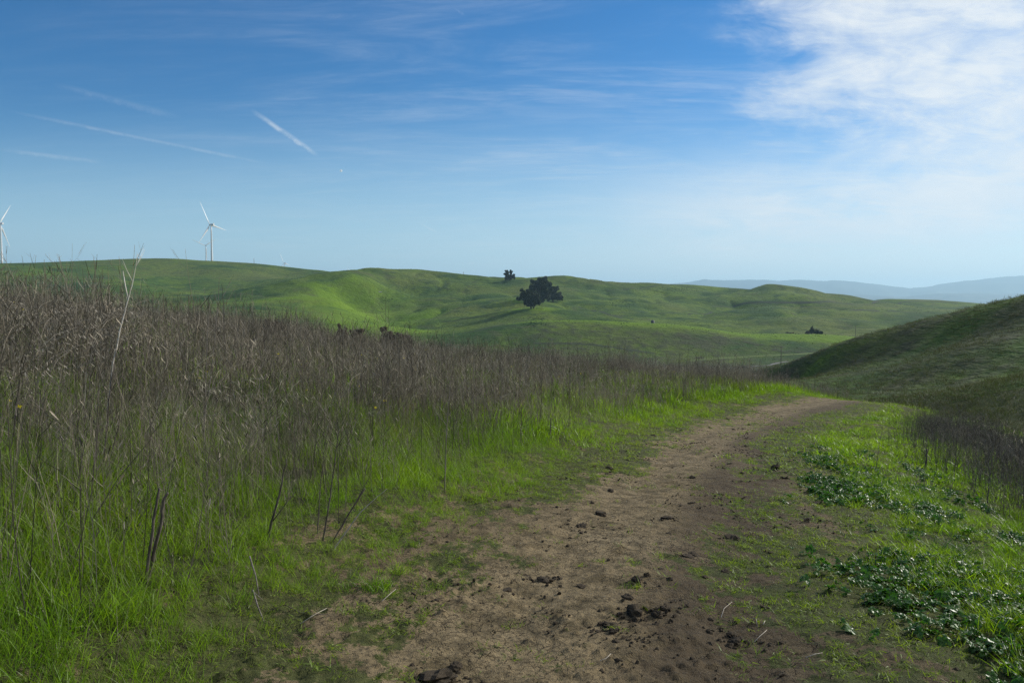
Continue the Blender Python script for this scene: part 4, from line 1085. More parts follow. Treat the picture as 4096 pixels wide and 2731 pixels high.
def scatter(name, meshes, pts, scl, label, tilt=0.12, yaw=None):
    """one object: a cloud of points that carries clumps through geometry nodes"""
    n = len(pts)
    me = bpy.data.meshes.new(name); me.vertices.add(n); me.vertices.foreach_set('co', np.asarray(pts, np.float32).ravel())
    rot = np.stack([rng.normal(size=n) * tilt, rng.normal(size=n) * tilt, rng.random(n) * 2 * math.pi if yaw is None else yaw], 1)
    a = me.attributes.new('rot', 'FLOAT_VECTOR', 'POINT'); a.data.foreach_set('vector', rot.astype(np.float32).ravel())
    a = me.attributes.new('scl', 'FLOAT', 'POINT'); a.data.foreach_set('value', np.asarray(scl, np.float32))
    a = me.attributes.new('pick', 'INT', 'POINT'); a.data.foreach_set('value', rng.integers(0, len(meshes), n).astype(np.int32))
    me.update()
    for m_ in meshes[0].materials: me.materials.append(m_)
    o = add(name, me); tag(o, label, kind='stuff')
    ng = bpy.data.node_groups.new(name, 'GeometryNodeTree')
    ng.interface.new_socket('Geometry', in_out='INPUT', socket_type='NodeSocketGeometry')
    ng.interface.new_socket('Geometry', in_out='OUTPUT', socket_type='NodeSocketGeometry')
    N = ng.nodes; Lk = ng.links
    gi = N.new('NodeGroupInput'); go = N.new('NodeGroupOutput')
    ip = N.new('GeometryNodeInstanceOnPoints'); jn = N.new('GeometryNodeJoinGeometry')
    m2p = N.new('GeometryNodeMeshToPoints'); Lk.new(gi.outputs[0], m2p.inputs['Mesh'])
    Lk.new(m2p.outputs[0], ip.inputs['Points'])
    for m_ in meshes:
        src = bpy.data.objects.new(m_.name, m_)     # source shape, not part of the scene
        oi = N.new('GeometryNodeObjectInfo'); oi.inputs['Object'].default_value = src; oi.inputs['As Instance'].default_value = True
        Lk.new(oi.outputs['Geometry'], jn.inputs[0])
    Lk.new(jn.outputs[0], ip.inputs['Instance']); ip.inputs['Pick Instance'].default_value = True
    def attr(nm, ty):
        q = N.new('GeometryNodeInputNamedAttribute'); q.data_type = ty; q.inputs['Name'].default_value = nm; return q.outputs['Attribute']
    Lk.new(attr('pick', 'INT'), ip.inputs['Instance Index'])
    e = N.new('FunctionNodeEulerToRotation'); Lk.new(attr('rot', 'FLOAT_VECTOR'), e.inputs[0]); Lk.new(e.outputs[0], ip.inputs['Rotation'])
    Lk.new(attr('scl', 'FLOAT'), ip.inputs['Scale'])
    Lk.new(ip.outputs[0], go.inputs[0])
    md = o.modifiers.new('scatter', 'NODES'); md.node_group = ng
    return o
def wedge(r0, r1, dens, a0=-40, a1=42):
    """random places in a wedge of ground in front of the walker, dens per square metre"""
    area = R(a1 - a0) / 2 * (r1 * r1 - r0 * r0); n = int(area * dens)
    r = np.sqrt(rng.random(n) * (r1 * r1 - r0 * r0) + r0 * r0); t = R(a0) + rng.random(n) * R(a1 - a0)
    return np.sin(t) * r, np.cos(t) * r
def place(x, y, sink=0.01):
    return np.stack([x, y, height(x, y) - sink], 1)

# ---- tall grass on the left of the path and beyond the right shoulder
gm_near = [blades_mesh('tuft', 26, .11, .08, .34, .0042, .35, 100 + k, M['grass'], .8, 4) for k in range(6)]
gm_far = [blades_mesh('tuft', 20, .20, .12, .36, .011, .35, 120 + k, M['grass'], .7, 3) for k in range(5)]
lm_near = [blades_mesh('tuft', 24, .09, .05, .15, .0048, .6, 140 + k, M['lush'], .9, 3) for k in range(6)]
lm_far = [blades_mesh('tuft', 20, .17, .06, .15, .010, .6, 160 + k, M['lush'], .9, 3) for k in range(5)]
def tall_grass(r0, r1, dens, meshes, tag_):
    x, y = wedge(r0, r1, dens)
    lat, al = lateral(x, y)
    n = fbm(x / 1.3, y / 1.3, 91, 3); n3 = fbm(x / 0.45, y / 0.45, 92, 2)
    p = np.where(lat < 0, sstep(-1.65, -2.10, lat + (n3 - .5) * .7), sstep(4.2, 5.8, lat)) * sstep(.12, .34, n)
    w = weedy(x, y, lat); p = p * (1 - .3 * w)
    k = rng.random(len(x)) < p
    x, y, lat, n, w = x[k], y[k], lat[k], n[k], w[k]
    h = (0.42 + 0.62 * sstep(-2.0, -4.0, lat) + .25 * (lat > 0)) * (.15 + 1.7 * n) * rng.uniform(.75, 1.25, len(x))
    return place(x, y), h
a, ha = tall_grass(2.2, 13, 105, gm_near, 0)
la_, _ = lateral(a[:, 0], a[:, 1]); e_ = (la_ < 0) & (rng.random(len(a)) < sstep(-4.4, -2.4, la_) * .9 + .12)
scatter('bank_grass', [blades_mesh('tuft', 26, .10, .08, .34, .0044, .35, 170 + k, M['lush'], .8, 4) for k in range(5)], a[e_], ha[e_], 'bright fresh green grass along the foot of the left bank', .15)
a, ha = a[~e_], ha[~e_]
scatter('tall_grass', gm_near, a, ha, 'tall green grass on the bank left of the path, near the walker', .15)
a, ha = tall_grass(13, 46, 40, gm_far, 0)
la_, _ = lateral(a[:, 0], a[:, 1]); e_ = (la_ < 0) & (rng.random(len(a)) < sstep(-5.0, -2.6, la_) * .9 + .2)
scatter('bank_grass', [blades_mesh('tuft', 20, .20, .12, .36, .011, .35, 175 + k, M['lush'], .7, 3) for k in range(4)], a[e_], ha[e_] * 1.05, 'bright green grass along the far edge of the left bank', .15)
a, ha = a[~e_], ha[~e_]
scatter('tall_grass', gm_far, a, ha * 1.05, 'green grass under the dry weeds farther along the bank', .15)
def short_grass(r0, r1, dens):
    x, y = wedge(r0, r1, dens, -15, 44)
    lat, al = lateral(x, y); n3 = fbm(x / 0.5, y / 0.5, 93, 3)
    p = sstep(1.85, 2.5, lat + (n3 - .5) * 1.3) * sstep(6.8, 4.8, lat + (n3 - .5))
    k = rng.random(len(x)) < p; x, y, lat, n3 = x[k], y[k], lat[k], n3[k]
    return place(x, y), (.35 + .75 * sstep(.3, .7, n3) + .35 * sstep(3.0, 5, lat)) * rng.uniform(.7, 1.25, len(x))
a, ha = short_grass(2.2, 13, 130); scatter('short_grass', lm_near, a, ha, 'lush short green grass right of the path', .2)
a, ha = short_grass(13, 45, 45); scatter('short_grass', lm_far, a, ha, 'lush short green grass on the far right shoulder of the path', .2)
# ---- low turf creeping over the path
tm_near = [blades_mesh('sprig', 16, .055, .012, .034, .0042, 1.2, 180 + k, M['moss'], 1.2, 2) for k in range(6)]
tm_far = [blades_mesh('sprig', 14, .11, .015, .045, .009, 1.2, 190 + k, M['moss'], 1.2, 2) for k in range(4)]
def turf(r0, r1, dens):
    x, y = wedge(r0, r1, dens, -38, 42); lat, al = lateral(x, y)
    k = np.abs(lat) < 3.2; x, y, lat = x[k], y[k], lat[k]
    g = green_mask(lat, x, y); n = fbm(x * 9, y * 9, 97, 2)
    k = rng.random(len(x)) < g * sstep(.25, .6, n) * .9 + .010
    x, y, n = x[k], y[k], n[k]
    return place(x, y, 0.003), rng.uniform(.6, 1.35, len(x)) * (.7 + .6 * n)
a, ha = turf(2.2, 12, 330); scatter('path_turf', tm_near, a, ha, 'low patchy green turf creeping over the edges of the path', .3)
a, ha = turf(12, 38, 80); scatter('path_turf', tm_far, a, ha, 'low green turf between the ruts farther along the path', .3)
# ---- glossy broad leaves on the right verge
rm = [rosette_mesh('rosette', 200 + k, M['leaf'], 10, .022, .050) for k in range(6)]
x, y = wedge(2.2, 18, 260, -5, 44); lat, al = lateral(x, y)
n = fbm(x / .9, y / 1.2, 101, 4, .6)
p = np.interp(lat, [1.1, 1.55, 1.9, 2.5, 2.9, 3.3], [0, .3, .95, .9, .35, 0]) * sstep(.44, .55, n) * sstep(17, 10, y) + .5 * sstep(.58, .62, n) * (lat > 1.2) * (lat < 3.8)
k = rng.random(len(x)) < p
x, y = x[k], y[k]; q = place(x, y, 0.0); q[:, 2] += rng.random(len(x)) * .05
scatter('broadleaf_weeds', rm, q, rng.uniform(.55, 1.35, len(x)), 'dark glossy broad leaved weeds along the right edge of the path', .35)
# ---- the standing dry weeds
wn = [weed_mesh('weed', 300 + k, M['weed'], 3, 1.05, .0030, 6, .10, k % 4 == 0) for k in range(7)]
wf = [weed_mesh('weed', 320 + k, M['weed'], 3, 1.05, .0066, 5, .20, False) for k in range(6)]
def weeds(r0, r1, dens):
    x, y = wedge(r0, r1, dens, -42, 44); lat, al = lateral(x, y)
    w = weedy(x, y, lat); k = rng.random(len(x)) < w * np.where(lat > 0, .35, 1); x, y, lat, w = x[k], y[k], lat[k], w[k]
    n = fbm(x / 2.1, y / 2.1, 111, 3)
    s = (.45 + .95 * n) * rng.uniform(.6, 1.2, len(x)) * np.where(rng.random(len(x)) < .06, 1.3, 1) * (.78 + .22 * w)
    s = s * np.where(lat < 0, 1 + .75 * sstep(-4.2, -7.5, x) * sstep(22, 12, y), .70)
    return place(x, y), s
wd = [weed_mesh('weed', 480 + k, M['weeddark'], 3, .95, .0050, 7, .14, False, .2) for k in range(6)]  # darker stem colour here paints in the backlit, wet look of the brush
x, y = wedge(5, 34, 34, 8, 44); lat, al = lateral(x, y); n = fbm(x / 2.0, y / 2.0, 151, 4, .6)
k = rng.random(len(x)) < sstep(3.1, 5.0, lat + (n - .5) * 1.5) * sstep(15, 10, lat) * sstep(.25, .48, n) * sstep(4.5, 9, y); x, y, n = x[k], y[k], n[k]
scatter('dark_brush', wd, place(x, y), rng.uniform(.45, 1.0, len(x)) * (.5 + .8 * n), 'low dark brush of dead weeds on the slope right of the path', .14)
a, ha = weeds(2.8, 13, 34); scatter('dry_weeds', wn, a, ha, 'grey brown dry weed stalks standing in the near grass', .09)
a, ha = weeds(13, 47, 17); scatter('dry_weeds', wf, a, ha, 'dense grey brown mass of dry weeds along the crest of the field', .09)
def dark_stalks(r0, r1, dens, wl, ww, lbl):
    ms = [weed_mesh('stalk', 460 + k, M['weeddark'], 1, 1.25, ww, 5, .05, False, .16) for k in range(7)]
    x, y = wedge(r0, r1, dens, -42, 44); lat, al = lateral(x, y)
    n = fbm(x / 1.6, y / 1.6, 141, 3)
    p = np.where(lat < 0, sstep(-2.1, -3.4, lat) * sstep(19, 13, x) * .55, sstep(3.2, 4.2, lat) * sstep(15, 11, lat) * 2.2) * sstep(.3, .6, n)
    k = rng.random(len(x)) < p; x, y = x[k], y[k]
    scatter('dark_stalks', ms, place(x, y), rng.uniform(.55, 1.15, len(x)) * np.where(lat[k] > 0, .62, 1), lbl, .12)
dark_stalks(3.0, 13, 22, 1, .0040, 'single dark dry stalks rising through the near grass')
dark_stalks(13, 46, 8, 1, .0085, 'single dark dry stalks rising above the farther weeds')
an = [arching_mesh('oat', 340 + k, M['straw'], 4, .85, .0032) for k in range(5)]
x, y = wedge(3.2, 40, 2.6, -42, 44); lat, al = lateral(x, y)
k = rng.random(len(x)) < np.where(lat < 0, sstep(-2.6, -5, lat), .5 * sstep(4.2, 6, lat)); x, y = x[k], y[k]
scatter('dry_oat_stems', an, place(x, y), rng.uniform(.6, 1.45, len(x)), 'pale arching dry oat stems among the weeds', .14, rng.normal(0, .8, len(x)))
# thin straws leaning through the near grass
sm = [blades_mesh('straw', 5, .25, .20, .70, .0022, .75, 360 + k, M['drystraw'], .25, 3, base_az=2.6) for k in range(5)]
x, y = wedge(2.6, 24, 34, -42, 30); lat, al = lateral(x, y); k = rng.random(len(x)) < sstep(-2.1, -3.4, lat); x, y = x[k], y[k]
scatter('leaning_straws', sm, place(x, y), rng.uniform(.6, 1.2, len(x)), 'thin pale dry straws leaning through the tall grass', .12, rng.normal(0, .45, len(x)))
# tall plumed stems of the left edge, seen against the sky
pm_ = [arching_mesh('plume', 440 + k, M['weed'], 3, 1.55, .0048) for k in range(5)]
n_ = 70; x = rng.uniform(-7.4, -3.9, n_); y = -x * rng.uniform(1.52, 2.0, n_)
scatter('plumed_stems', pm_, place(x, y), rng.uniform(.82, 1.18, n_) * np.interp(y, [6, 14], [.90, 1.3]), 'tall thin plumed stems bending right against the sky at the left edge', .06, rng.normal(-.1, .5, n_))
# small yellow flowers
fm = [blades_mesh('flower', 7, .02, .02, .035, .016, .8, 380, M['yellow'], .4, 2)]
x, y = wedge(7, 32, .25, -38, 20); lat, al = lateral(x, y); k = lat < -4; x, y = x[k], y[k]; q = place(x, y); q[:, 2] += rng.uniform(.35, .75, len(x))
scatter('yellow_flowers', fm, q, rng.uniform(.6, 1.1, len(x)), 'tiny yellow flowers dotted among the weeds', .2)
# ---- rough tufts over the right-hand hill and the slopes close by
hm = [blades_mesh('hill_tuft', 26, .55, .12, .42, .030, .6, 400 + k, M['hillgrass'], .7, 2) for k in range(6)]
x, y = wedge(26, 150, 3.2, 8, 44); lat, al = lateral(x, y); n = fbm((x * .79 + y * .61) / 30, (y * .79 - x * .61) / 6, 81, 4)
k = (rng.random(len(x)) < (.25 + .75 * sstep(.36, .6, n))) & ((lat > 7.5) | (np.hypot(x, y) > 46) | ((x > 15) & (y > 37))); x, y = x[k], y[k]
x2, y2 = wedge(34, 72, 7, 14, 44); k = (x2 > 15); x = np.concatenate([x, x2[k]]); y = np.concatenate([y, y2[k]])
q = np.stack([x, y, height(x, y, False) - .03], 1); scatter('hill_tufts', hm, q, rng.uniform(.35, .95, len(x)), 'rough olive and grey tufts covering the right hand hill', .25)
# ---- dark thistle patches on the distant slopes
hx = []
for (x0, x1, y0, y1, n_) in ((575, 618, 278.5, 283.5, 170), (648, 704, 284.5, 293, 300), (528, 548, 316.5, 320.5, 70), (521, 548, 321, 326, 90), (372, 400, 296, 303, 40), (595, 640, 300, 308, 60)):
    for _ in range(n_):
        fx = min(max(random.gauss(.5, .22), 0), 1); fy = min(max(random.gauss(.5, .22), 0), 1)
        h = hit(x0 + (x1 - x0) * fx, y0 + (y1 - y0) * fy, 400)
        if h: hx.append(h)
hx = np.array(hx); hx[:, 2] = height(hx[:, 0], hx[:, 1], False)
th_ = [blades_mesh('thistle', 26, .5, .2, .6, .14, .5, 420 + k, M['thistle'], .5, 2) for k in range(3)]
scatter('thistle_patches', th_, hx, rng.uniform(.5, 1.25, len(hx)), 'dark green thistle clumps dotted over the distant slopes', .2)
# coarse bunch grass that mottles the far pastures
hx, hy = wedge(430, 1350, .028, -36, 36); n = fbm(hx / 60, hy / 60, 131, 4, .6); k = rng.random(len(hx)) < sstep(.38, .62, n); hx, hy = hx[k], hy[k]
bg_ = [blades_mesh('bunch', 26, .6, .2, .5, .14, .6, 430 + k, M['bunch'], .6, 2) for k in range(3)]
scatter('bunch_grass', bg_, np.stack([hx, hy, height(hx, hy, False)], 1), rng.uniform(.35, 1.0, len(hx)), 'coarse dark bunch grass mottling the far pastures', .2)
# crumbs of earth on the path
def clod_mesh(name, seed, sub=3, flat=.62, jag=.75):
    bm = bmesh.new(); bmesh.ops.create_icosphere(bm, subdivisions=sub, radius=1.0)
    co = np.array([v.co[:] for v in bm.verts]); r = np.random.default_rng(seed)
    off = r.random(3) * 50
    d = np.ones(len(co))
    f = 1.3
    for k in range(5):
        a = vnoise(co[:, 0] * f + off[0], co[:, 1] * f + off[1], seed + k) + vnoise(co[:, 1] * f + off[2], co[:, 2] * f + off[0], seed + 7 + k) + vnoise(co[:, 2] * f + off[1], co[:, 0] * f + off[2], seed + 13 + k)
        d += (a / 3 - .5) * jag * 2.2 / (1.38 ** k); f *= 2.1
    for v, s in zip(bm.verts, d): v.co = v.co * max(.35, float(s)); v.co.z *= flat; v.co.z = max(v.co.z, -.3)
    me = bpy.data.meshes.new(name); bm.to_mesh(me); bm.free(); me.materials.append(M['clod']); return me
cm = [clod_mesh('crumb', 500 + k, 1) for k in range(5)]
x, y = wedge(2.2, 30, 110, -38, 42); lat, al = lateral(x, y); n = fbm(x * 1.3, y * 1.3, 121, 3)
k = (np.abs(lat) < 2.1) & (rng.random(len(x)) < sstep(.42, .66, n)); x, y = x[k], y[k]
cx_, cy_ = [], []
for px, py, k_ in ((634, 615, 60), (612, 628, 60), (657, 616, 30), (735, 640, 60), (637, 582, 30), (543, 582, 30), (580, 527, 25), (445, 678, 50), (668, 519, 25), (731, 539, 25), (745, 483, 20), (692, 478, 20), (640, 640, 40)):
    h = hit(px, py)
    cx_ += list(h[0] + rng.normal(0, .09, k_)); cy_ += list(h[1] + rng.normal(0, .07, k_))
x = np.concatenate([x, cx_]); y = np.concatenate([y, cy_])
scatter('dirt_crumbs', cm, place(x, y, -.002), .003 + .017 * rng.random(len(x)) ** 2.5, 'small dark crumbs of dirt strewn over the path', .5)
# ------------------------------------------------------------------ countable things close by
CL = [clod_mesh('dirt_clod', 520 + k, 3, .6 + .08 * (k % 3), .5) for k in range(8)]
CLF = [clod_mesh('dirt_clod', 540 + k, 3, .34, .62) for k in range(4)]
def clod(px, py, wpx, label, v=0, fl=1.0, group='clods of dirt on the path', flatk=False):
    h = hit(px, py); D = h[1]; rad = wpx / FPX * D / 2
    me = (CLF if flatk else CL)[v % (4 if flatk else 8)]
    o = add('dirt_clod', me, None, None, (h[0], h[1], ground_at(h[0], h[1]) + rad * .12), (random.uniform(-.25, .25), random.uniform(-.25, .25), random.uniform(0, 6.28)))
    o.scale = (rad, rad * random.uniform(.8, 1.1), rad * fl)
    return tag(o, label, 'dirt clod', group)
named = [(634, 613, 17, 'largest upright dark clod, standing in the lower middle of the path', 0, 1.25, False), (657, 615.5, 11, 'pointed dark clod just right of the largest one', 1, 1.3, False),
         (665.5, 609, 12, 'low crumbly clod behind and right of the pointed one', 2, .9, False), (609, 624, 15, 'flat broken clod left of and below the largest one', 0, .8, True),
         (613, 632, 9, 'small dark clod in front of the flat broken one', 3, 1.0, False), (636, 580.5, 11, 'rounded dark clod a stride beyond the largest one', 4, 1.1, False),
         (647, 577, 6, 'small upright stone-like clod beside the rounded one', 5, 1.3, False), (543.5, 581.5, 12, 'dark crumbly clod on the pale left side of the path', 6, .9, False),
         (580.5, 526, 12, 'long dark clod at the left edge of the bare dirt', 1, .8, True), (735, 642, 12, 'front clod of the heap on the lower right of the path', 7, 1.0, False),
         (731, 635, 10, 'left rear clod of the heap on the lower right', 0, .9, False), (742, 638, 9, 'right clod of the heap on the lower right', 3, 1.0, False), (729, 645, 9, 'lowest clod of the heap on the lower right', 5, .9, False),
         (436, 679, 36, 'broad flat slab of dark dirt at the bottom edge, left on the path', 2, 1.0, True), (775, 469, 8, 'dark upright clod where the ruts begin to curve', 4, 1.1, False),
         (784, 472.5, 5, 'small clod right of the one where the ruts curve', 6, 1.0, False), (745, 482, 9, 'low dark clod beside the right rut, middle distance', 3, .8, True),
         (668, 518.5, 12, 'flat dark clod between the ruts, middle distance', 1, .8, True), (731, 538, 13, 'long ragged clod near the right rut', 2, .9, True),
         (725, 570, 9, 'flat dark scab of dirt on the right of the bare strip', 0, .7, True), (688, 555, 12, 'pale edged lifted crust in the middle of the path', 3, .8, True),
         (601, 515, 10, 'dark clod left of centre where turf meets dirt', 7, .8, False), (692, 477.5, 7, 'small dark clod on the pale left rut far along', 5, .8, False),
         (455, 667, 13, 'crumbly clod touching the slab at the bottom edge', 6, .8, False), (769, 566, 5, 'single small clod on the right hand turf', 4, 1.0, False),
         (620, 661, 7, 'small clod below the largest one, lower middle', 2, .9, False)]
for px, py, w, lb, v, fl, fk in named: clod(px, py, w, lb, v, fl, flatk=fk)
r_ = random.Random(11); cnt = 0
while cnt < 60:
    s = r_.uniform(5.0, 24); a = r_.uniform(-1.5, 1.7)
    i = int(np.searchsorted(CY, s)); i = min(max(i, 1), 138)
    nx, ny = (CY[i + 1] - CY[i - 1]), -(CX[i + 1] - CX[i - 1]); l = math.hypot(nx, ny)
    x, y = CX[i] + nx / l * a, CY[i] + ny / l * a
    rad = r_.uniform(.012, .036) * (1 + y / 30)
    fk = r_.random() < .5
    o = add('dirt_clod', (CLF if fk else CL)[r_.randrange(4)], None, None, (x, y, ground_at(x, y) + rad * .1), (r_.uniform(-.3, .3), r_.uniform(-.3, .3), r_.uniform(0, 6)))
    o.scale = (rad * r_.uniform(.9, 1.5), rad, rad * r_.uniform(.7, 1.1))
    tag(o, 'small unremarkable dark dirt clod lying loose on the path', 'dirt clod', 'small loose clods on the path'); cnt += 1

# ---- standing stalks that can be told apart
def stalk(pts, D, rad, mat, label, twigs=5, seed=1, lean=0.0, name='dry_stalk', broken=False, curl=None):
    """pts: sightings of the stem from its foot up (pixels), at distance D (leaning towards or away by lean metres)"""
    r = random.Random(seed)
    n = len(pts)
    if broken: D = hit(pts[0][0], pts[0][1] + 6)[1]
    W = [Vector(P(p[0], p[1], D + lean * k / max(1, n - 1))) for k, p in enumerate(pts)]
    foot = W[0].copy(); g = ground_at(foot.x, foot.y)
    d0 = (W[0] - W[1]).normalized()
    if foot.z > g - .03:
        dz = (foot.z - g + .05); k = dz / max(.3, -d0.z) ; W = [foot + d0 * k] + W
    o = thing(name, (W[0].x, W[0].y, g), label, 'weed stalk', 'tall dry stalks in the grass')
    org = Vector((W[0].x, W[0].y, g))
    Q = []
    for a, b in zip(W[:-1], W[1:]):
        for f in (0, .33, .66): Q.append(a.lerp(b, f) + Vector((r.uniform(-1, 1), r.uniform(-1, 1), 0)) * rad * .45)
    Q.append(W[-1]); m = len(Q) - 1
    mb = MB(); mb.tube([q - org for q in Q], [rad * (1.25 - (.45 if broken else .95) * k / m) for k in range(m + 1)], 7)
    add('stem', mb.mesh('stem'), M[mat], o)
    for k in range(twigs):
        mb = MB()
        i = r.randrange(int(m * .35), m); p = Q[i]; l = r.uniform(.12, .38); a = r.uniform(0, 6.28); u = r.uniform(.6, 1.8)
        d = Vector((math.cos(a), math.sin(a), u)).normalized()
        q1 = p + d * l * .5; q2 = q1 + (d + Vector((r.uniform(-.3, .3), r.uniform(-.3, .3), .3))).normalized() * l * .5
        mb.tube([p - org, q1 - org, q2 - org], [rad * .38, rad * .28, rad * .12], 4)
        q3 = q1 + Vector((math.cos(a + 1), math.sin(a + 1), u)).normalized() * l * .35; mb.tube([q1 - org, q3 - org], [rad * .22, rad * .1], 3)
        add('twig', mb.mesh('twig'), M[mat], o)
    return o
st = stalk
s0 = st([(108.6, 401), (113, 362), (119, 335), (123, 318), (128.2, 299.5), (131.5, 286), (134.6, 272), (137.3, 254)], 8.6, .0080, 'white_stem', 'tall pale forked stalk standing highest among the left weeds', 3, 2)
W_ = [Vector(P(a, b, 8.6)) - s0.location for a, b in ((128.2, 299.5), (125.2, 285), (123, 270.6))]
mb = MB(); mb.tube(W_, [.007, .0055, .003], 6); add('fork', mb.mesh('fork'), M['white_stem'], s0)
st([(205.2, 401), (207, 340), (209.8, 303)], 8.8, .0055, 'mid_stem', 'straight grey stalk left of the pair near the large turbine', 3, 3)
st([(205.5, 410), (210.5, 380), (214, 345), (218, 305), (219.3, 277)], 9.0, .0055, 'mid_stem', 'taller branching stalk right of the straight grey one', 8, 4)
st([(99.7, 488), (106, 440), (109, 400), (113, 372), (116.7, 345)], 7.2, .0075, 'dark_stem', 'thick dark stalk at the centre of the left stalk group', 4, 5)
st([(98, 482), (96.5, 440), (98, 400), (100, 370)], 7.3, .0060, 'dark_stem', 'dark stalk just left of the thick central one', 3, 6)
st([(105.5, 486), (112, 452), (119, 425), (122, 400), (123, 372)], 7.2, .0055, 'dark_stem', 'dark stalk bending right of the thick central one', 4, 7)
st([(81.7, 456), (84, 430), (88, 400), (92, 365)], 7.6, .0060, 'dark_stem', 'dark stalk at the left end of the stalk group', 4, 8)
st([(10.6, 462), (14, 430), (18, 390), (27.6, 350), (37, 318)], 7.4, .0065, 'dark_stem', 'dark stalk rising close to the left picture edge', 5, 9)
st([(146.4, 576), (151, 540), (155, 510), (159.5, 488)], 5.0, .0085, 'dark_stem', 'left one of two thick broken dark stalks in the near grass', 0, 10, broken=True)
st([(149.6, 574), (156, 545), (162, 515), (164, 500), (167.7, 492)], 4.95, .0095, 'dark_stem', 'right one of two thick broken dark stalks in the near grass', 0, 11, broken=True)
st([(266, 545), (272, 522), (280, 494), (283.5, 474), (286.5, 458)], 5.7, .0105, 'dark_stem', 'thick dark stalk leaning right in the middle of the left grass', 1, 12)
st([(73, 556), (95, 515), (120, 475), (152.8, 437)], 5.3, .0045, 'dark_stem', 'long thin dark stalk leaning far to the right', 0, 13)
st([(324.7, 530), (329, 505), (333, 475), (337, 447), (339, 425)], 6.1, .0070, 'dark_stem', 'upright dark stalk left of the leaning sticks by the path edge', 3, 14)
st([(318, 520), (320, 490), (323, 460), (325, 438)], 6.2, .0048, 'dark_stem', 'thin dark stalk just left of the upright dark one', 2, 15)
st([(343, 524), (352, 508), (365, 488)], 6.0, .0070, 'dark_stem', 'lowest of three dark sticks leaning right by the path bank', 0, 16, broken=True)
st([(346, 518), (355, 503), (366, 483), (372, 470)], 6.1, .0050, 'dark_stem', 'thin upper stick of the three leaning right', 0, 17)
st([(350, 526), (360, 512), (374, 499), (387, 488)], 5.9, .0050, 'pale_stem', 'pale curved straw leaning beside the dark sticks', 0, 18)
st([(446, 452), (447, 425), (449.5, 396), (450, 380), (452, 369)], 8.3, .0050, 'mid_stem', 'branching stalk with a pale top in the middle of the field', 7, 19)
st([(550, 434), (550.5, 425), (551, 417)], 10.5, .0100, 'dark_stem', 'short thick stub standing in bright grass in the field centre', 0, 20, broken=True)
st([(926, 462), (926.4, 455), (926.8, 448)], 13.0, .0140, 'dark_stem', 'short thick stub among the sparse weeds right of the path', 0, 22, broken=True)
st([(988.6, 488), (990, 474), (991.8, 457)], 11.0, .0075, 'dark_stem', 'dark straight stalk near the right picture edge', 2, 23)
st([(955.9, 455), (957, 436), (958, 424)], 14.0, .0070, 'dark_stem', 'dark stalk in front of the dense right weeds', 2, 24)
st([(877, 462), (879, 445), (883, 424)], 13.0, .0050, 'dark_stem', 'thin dark stalk on the bright shoulder right of the path', 1, 25)
st([(837, 474), (836.5, 462), (835.5, 451)], 12.5, .0040, 'dark_stem', 'left thin stalk on the grass shoulder', 0, 26)
st([(417, 372), (419, 355), (424, 345)], 14.0, .0060, 'pale_stem', 'pale hooked stalk standing over the weeds left of the field centre', 2, 27)
st([(57, 470), (66, 440), (71, 420), (74, 404)], 6.9, .0050, 'mid_stem', 'grey stalk leaning beside the left stalk group', 3, 28)
st([(230, 392), (233, 350), (240, 318), (247, 291)], 10.5, .0045, 'dark_stem', 'dark arching stalk right of the branching pair', 6, 29)

# ---- fallen sticks and straws
def stick(pts, rad, mat, label, lift=.012, name='fallen_stick', cat='stick', grp='fallen sticks and straws'):
    W = []
    for p in pts:
        h = hit(p[0], p[1]); W.append(Vector((h[0], h[1], ground_at(h[0], h[1]) + lift + (p[2] if len(p) > 2 else 0))))
    o = W[0].copy(); mb = MB(); mb.tube([w - o for w in W], [rad * (1 - .5 * k / (len(W) - 1)) for k in range(len(W))], 6)
    return tag(add(name, mb.mesh(name), M[mat], None, o), label, cat, grp)
stick([(250, 577, .10), (256, 590, .06), (259, 600, 0)], .006, 'mid_stem', 'grey split stick propped in the grass at the lower left bank', .03)
stick([(253, 599, .04), (258, 612, .02), (264, 621, 0)], .006, 'mid_stem', 'grey stick lying below the propped split one')
stick([(252, 597, .03), (263, 602, 0)], .004, 'mid_stem', 'short splinter crossing the grey stick')
stick([(272, 614, .01), (285, 611, .015), (300, 616, .01), (330, 617, 0)], .0035, 'dark_stem', 'wavy dark twig lying along the path edge')
stick([(300, 624), (316, 621, .01), (327, 615, .02)], .0025, 'pale_stem', 'pale straw curving under the wavy dark twig')
stick([(382, 605, .01), (390, 600, .02), (396, 596, .03)], .0025, 'pale_stem', 'pale straw lying at the foot of the round grass tuft')
stick([(721, 618), (724, 611, .01), (732, 607, .02)], .0022, 'pale_stem', 'thin curved straw on the dirt right of the largest clod')
stick([(753, 621), (756, 625, .01), (757, 629)], .0040, 'mid_stem', 'short grey twig on the right part of the path')
stick([(763, 627), (765, 625, .008)], .0035, 'pale_stem', 'tiny pale chip right of the short grey twig')
stick([(754, 642), (760, 638), (767, 634, .01)], .0022, 'pale_stem', 'pale broken straw below the short grey twig')
stick([(806, 656), (815, 653, .01), (823, 652)], .0030, 'pale_stem', 'pale straw lying on turf at the lower right of the path')
stick([(600, 661), (606, 659), (611, 657)], .0025, 'pale_stem', 'thin pale straw at the lower left of the dirt')

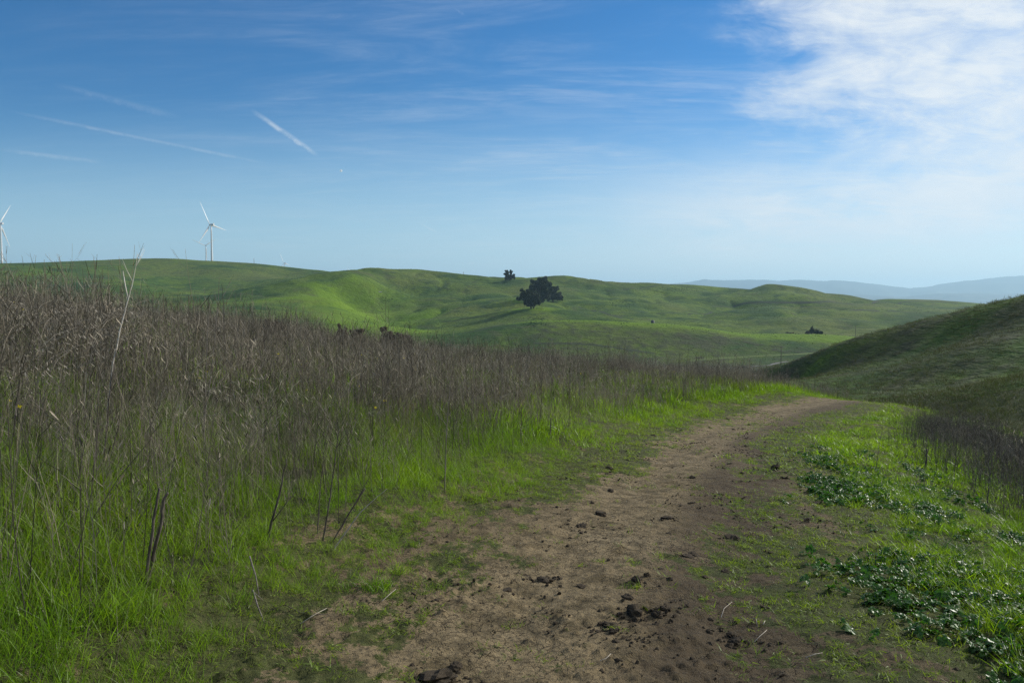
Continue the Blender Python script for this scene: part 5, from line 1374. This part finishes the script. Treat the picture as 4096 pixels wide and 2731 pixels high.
# ---- tufts that stand apart
tuft_m = {'bright': [blades_mesh('blade', 150, .13, .07, .19, .0045, .55, 600 + k, M['lush'], .8, 4) for k in range(3)],
          'dark': [blades_mesh('blade', 150, .14, .05, .18, .0050, .8, 610 + k, M['leaf'], .9, 4) for k in range(3)]}
def tuft(px, py, kind, s, label, v=0):
    h = hit(px, py); o = add('grass_tuft', tuft_m[kind][v % 3], None, None, (h[0], h[1], ground_at(h[0], h[1]) - .01), (0, 0, px)); o.scale = (s, s, s)
    return tag(o, label, 'grass tuft', 'grass tufts standing apart')
tuft(378, 590, 'bright', .85, 'round bright green tuft on the turf left of the path')
tuft(401, 573, 'bright', .6, 'smaller bright tuft beyond the round one, left of the path', 1)
tuft(918, 492, 'dark', 1.1, 'dark bushy tuft on the bright right shoulder', 0)
tuft(927, 507, 'dark', .9, 'dark tuft below the bushy one on the right shoulder', 1)
tuft(818, 462, 'dark', .9, 'low dark tuft where the turf meets the bright shoulder', 2)
tuft(884, 441, 'dark', 1.2, 'dark spiky tuft far along the right shoulder', 0)
tuft(950, 555, 'dark', 1.3, 'large dark leafy tuft above the glossy weeds', 1)
tuft(268, 435, 'dark', 1.5, 'dark green hollow tuft in the left field', 2)
tuft(322, 452, 'dark', 1.4, 'dark tuft by the small hollow right of the left field centre', 0)

# ---- dark shrubs on the crest of the field
def shrub(px, topy, wpx, D, label, seed, n=1800):
    u, v = ray(px, topy + 2.5); x, y = u * D, D; g = ground_at(x, y); H = CAM_Z + v * D - g; w = wpx / FPX * D
    t = thing('dry_shrub', (x, y, g), label, 'shrub', 'dark shrubs on the crest of the weedy field')
    mb = MB(); r = random.Random(seed)
    for k in range(14):
        a = r.uniform(0, 6.28); q = r.uniform(.1, .45) * w
        e = Vector((math.cos(a) * q, math.sin(a) * q, H * r.uniform(.6, 1.0))); mb.tube([(0, 0, -.05), e * .5 + Vector((0, 0, .1 * H)), e], [.018, .012, .004], 5)
    add('stem', mb.mesh('stem'), M['mid_stem'], t)
    leaf_crown('foliage', [(-w * .2, 0, H * .6, w * .3, w * .3, H * .33), (w * .2, 0, H * .55, w * .3, w * .3, H * .32), (0, 0, H * .35, w * .42, w * .4, H * .3)], n, .045, M['shrub'], t, seed)
shrub(274, 313.5, 22, 25, 'dark shrub peeking over the weeds at the left of the crest', 31)
shrub(343, 319.0, 14, 31, 'narrow dark shrub on the crest left of two others', 32)
shrub(357, 321.5, 17, 31.5, 'wider dark shrub just right of the narrow one', 33)
shrub(390, 321.5, 22, 32, 'largest dark shrub at the middle of the crest', 34, 2600)
shrub(406, 326.5, 14, 32.5, 'small shrub attached right of the largest one', 35)

# ------------------------------------------------------------------ the air
def haze():
    mb = MB(); z0, z1 = -160.0, 720.0
    mb.box((0, 0, (z0 + z1) / 2), (54000, 54000, z1 - z0))
    m, t, out = material('haze_air')
    v = t.new('ShaderNodeVolumePrincipled')
    v.inputs['Color'].default_value = (0.52, 0.80, 1.0, 1); v.inputs['Density'].default_value = 0.00007; v.inputs['Anisotropy'].default_value = 0.25
    t.l.new(v.outputs[0], out.inputs['Volume'])
    o = add('haze', mb.mesh('haze', False), m); tag(o, 'pale blue air that fades the far hills', kind='stuff')
haze()
